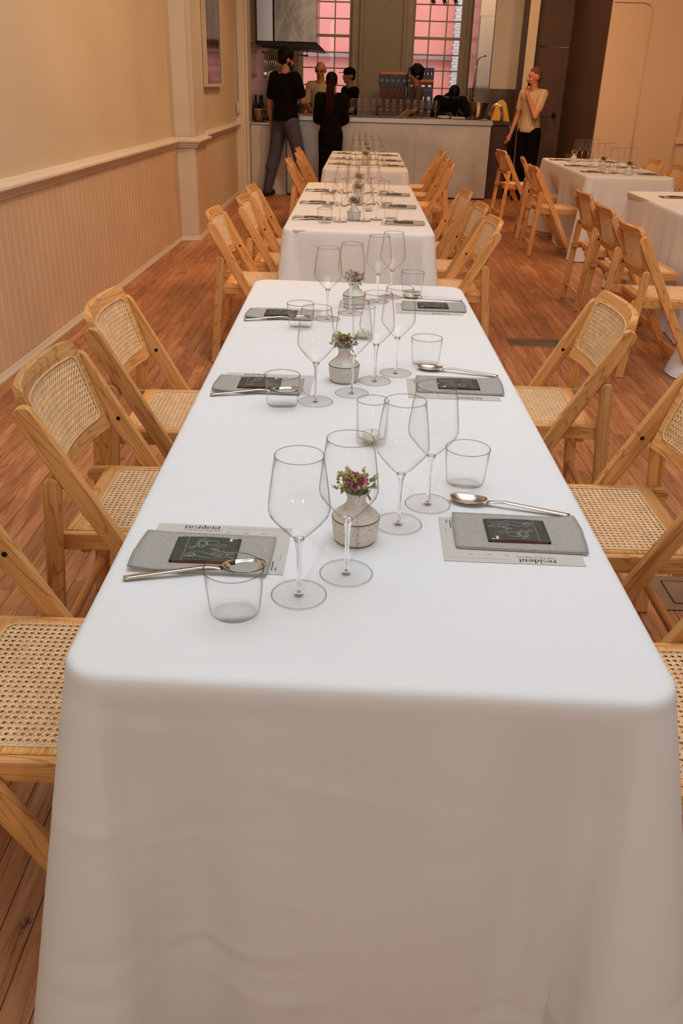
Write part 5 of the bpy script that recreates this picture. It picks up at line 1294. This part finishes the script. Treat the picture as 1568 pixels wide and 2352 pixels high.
    for sd in 'LR':
        mb = MB(); a = V_['ank'+sd]; to = V_['toe'+sd]; capsule(mb, a+Vector((0, .035, -.035)), Vector((to.x, to.y, .040)), .043, .036, 12); capsule(mb, a+Vector((0, .02, -.03)), a+Vector((0, .01, .01)), .045, .045, 12)
        mb.v = [(x, y, max(z, .004)) for x, y, z in mb.v]; mb.obj('shoe', shoe, t)
    # hair
    if hstyle != 'bald':
        mb = MB()
        if hstyle in ('short', 'curly', 'crop', 'shave'):
            th = {'short': .016, 'curly': .026, 'crop': .004, 'shave': .0005}[hstyle]
            ellipsoid(mb, (0, .022, .040+th*.4), (.077+th, .088+th, .086+th), 20, 12, hf); ellipsoid(mb, (0, .050, -.010), (.070+th*.6, .055+th*.6, .065), 16, 10, hf)
            if hstyle == 'curly':
                rr_ = random.Random(5)
                for k in range(26): a = rr_.uniform(0, 6.28); el = rr_.uniform(.3, 1.4); ellipsoid(mb, (.09*math.cos(a)*math.cos(el), .01+.10*math.sin(a)*math.cos(el), .05+.10*math.sin(el)), (.024,)*3, 8, 6, hf)
        if hstyle == 'ponytail':
            ellipsoid(mb, (0, .022, .036), (.088, .100, .096), 20, 12, hf); ellipsoid(mb, (0, .055, -.02), (.078, .060, .07), 16, 10, hf)
        remeshed(mb, 'hair', hair, .010, t, 3)
        if hstyle == 'ponytail':
            mb = MB(); P0 = V_['hed']+Vector((0, .10, .02)); rr_ = random.Random(9)
            for k in range(22):
                a = 2*PI*k/22; dx, dy = (.045 if k % 2 else .022)*math.cos(a), .026*math.sin(a)
                tube(mb, [P0+Vector((dx*.4, dy*.4, 0)), P0+Vector((dx, .04+dy, -.10)), P0+Vector((dx*1.3, .045+dy, -.25)), P0+Vector((dx*1.1, .04+dy, -.40)), P0+Vector((dx*.4, .035+dy, -.47-rr_.uniform(0, .03)))], [.012, .013, .013, .011, .004], 8)
            mb.obj('ponytail', 'hair_red', t)
    if beard:
        mb = MB()
        if beard == 'goatee': ellipsoid(mb, (0, -.072, -.084), (.028, .024, .024), 14, 8, hf)
        else:
            ellipsoid(mb, (0, -.048, -.078), (.050, .050, .034), 16, 10, hf)
            for sx in (-1, 1): ellipsoid(mb, (sx*.044, -.022, -.046), (.018, .030, .034), 10, 8, hf)
        ellipsoid(mb, (0, -.094, -.040), (.022, .008, .006), 10, 6, hf)
        mb.obj('beard', 'hair_black', t)
    if cap:
        mb = MB(); ellipsoid(mb, (0, .012, .052), (.090, .106, .076), 20, 12, hf); prism(mb, [(-.065, -.08), (.065, -.08), (.05, -.155), (0, -.17), (-.05, -.155)][::1], .040, .048, hf, .002); mb.obj('cap', 'black_cloth', t)
    if glasses:
        mb = MB()
        for sx in (-1, 1): tube(mb, [hf(sx*.032+.020*math.cos(k*PI/6), -.090, .008+.015*math.sin(k*PI/6)) for k in range(13)], .0025, 5); tube(mb, [hf(sx*.052, -.088, .012), hf(sx*.080, .01, .008)], .002, 5)
        mb.obj('glasses', 'black', t)
    if badge:
        mb = MB(); box(mb, .035, .055, -.158, -.148, 1.24, 1.32, .002); mb.obj('badge', 'yellow', t)
    if pouch:
        pass
    return t
# man in black T-shirt striding at the bar
person('dark-haired bearded man in black T-shirt and slate trousers, striding at the bar', (-.93, 12.82, 0), R(140), 1.87, 'skin_a',
       dict(ankL=(.22, .12, .075), toeL=(.24, .00, .03), kneL=(.17, .03, .50), ankR=(-.22, -.14, .075), toeR=(-.24, -.27, .03), kneR=(-.16, -.10, .50),
            elbL=(.245, .03, 1.12), wriL=(.27, -.02, .86), elbR=(-.22, -.10, 1.16), wriR=(-.10, -.32, 1.08)), 'black_cloth', 'denim', 'hair_black', 'short', .66, beard=True, head_turn=R(-18), head_pitch=R(14), build=1.08, loose=.012)
person('woman with long reddish ponytail dressed all in black, standing at the bar', (-.30, 12.70, 0), R(172), 1.60, 'skin_b',
       dict(elbL=(.215, -.02, 1.12), wriL=(.10, -.20, 1.06), elbR=(-.215, -.02, 1.12), wriR=(-.10, -.20, 1.06)), 'black_cloth', 'black_cloth', 'hair_black', 'ponytail', 1.85, skirt=True, build=1.0, loose=.008, head_pitch=R(8))
person('bald cook with glasses in a cream striped shirt behind the bar', (-.50, 14.42, 0), R(-20), 1.77, 'skin_c',
       dict(elbL=(.22, -.06, 1.15), wriL=(.12, -.28, 1.08), elbR=(-.22, -.06, 1.15), wriR=(-.12, -.28, 1.08)), 'cream_shirt', 'navy_cloth', 'hair_black', 'bald', .8, glasses=True, head_pitch=R(20), head_turn=R(12), build=1.02)
person('cook in black cap and black shirt with a yellow badge', (-.06, 14.75, 0), R(-62), 1.70, 'skin_d',
       dict(elbL=(.22, -.06, 1.15), wriL=(.14, -.25, 1.04)), 'black_cloth', 'black_cloth', 'hair_black', 'crop', .8, cap=True, badge=True, build=1.05)
person('curly-haired cook in a dark olive shirt, in profile before the blue racks', (.98, 14.75, 0), R(-80), 1.74, 'skin_d',
       dict(elbL=(.20, -.04, 1.15), wriL=(.12, -.22, 1.03), elbR=(-.20, -.04, 1.15), wriR=(-.12, -.22, 1.03)), 'olive_cloth', 'black_cloth', 'hair_black', 'curly', .8, build=.92)
person('cook in black bending forward over the bar below the second window', (1.44, 14.55, 0), R(8), 1.78, 'skin_f',
       dict(wai=(0, -.03, 1.08), che=(0, -.20, 1.20), nek=(0, -.32, 1.29), hed=(.0, -.42, 1.345), shoL=(.185, -.24, 1.26), shoR=(-.185, -.24, 1.26), elbL=(.26, -.36, 1.06), elbR=(-.26, -.36, 1.06), wriL=(.12, -.52, 1.075), wriR=(-.12, -.52, 1.075)), 'black_cloth', 'black_cloth', 'hair_black', 'crop', 1.8, head_pitch=R(62), build=1.15)
person('man with shaved head and goatee in cream knit shirt, hand at his chin', (2.50, 13.14, 0), R(-48), 1.74, 'skin_e',
       dict(elbL=(.20, -.16, 1.13), wriL=(.045, -.165, 1.37), elbR=(-.235, .0, 1.13), wriR=(-.26, -.09, .89), toeL=(.14, -.12, .03), ankL=(.13, .02, .075), ankR=(-.10, .06, .075), toeR=(-.11, -.08, .03)), 'knit', 'black_cloth', 'shaved', 'shave', .66, shoe='shoe', beard='goatee', head_turn=R(-28), head_pitch=R(6), build=1.0, curls=(.6, .3))
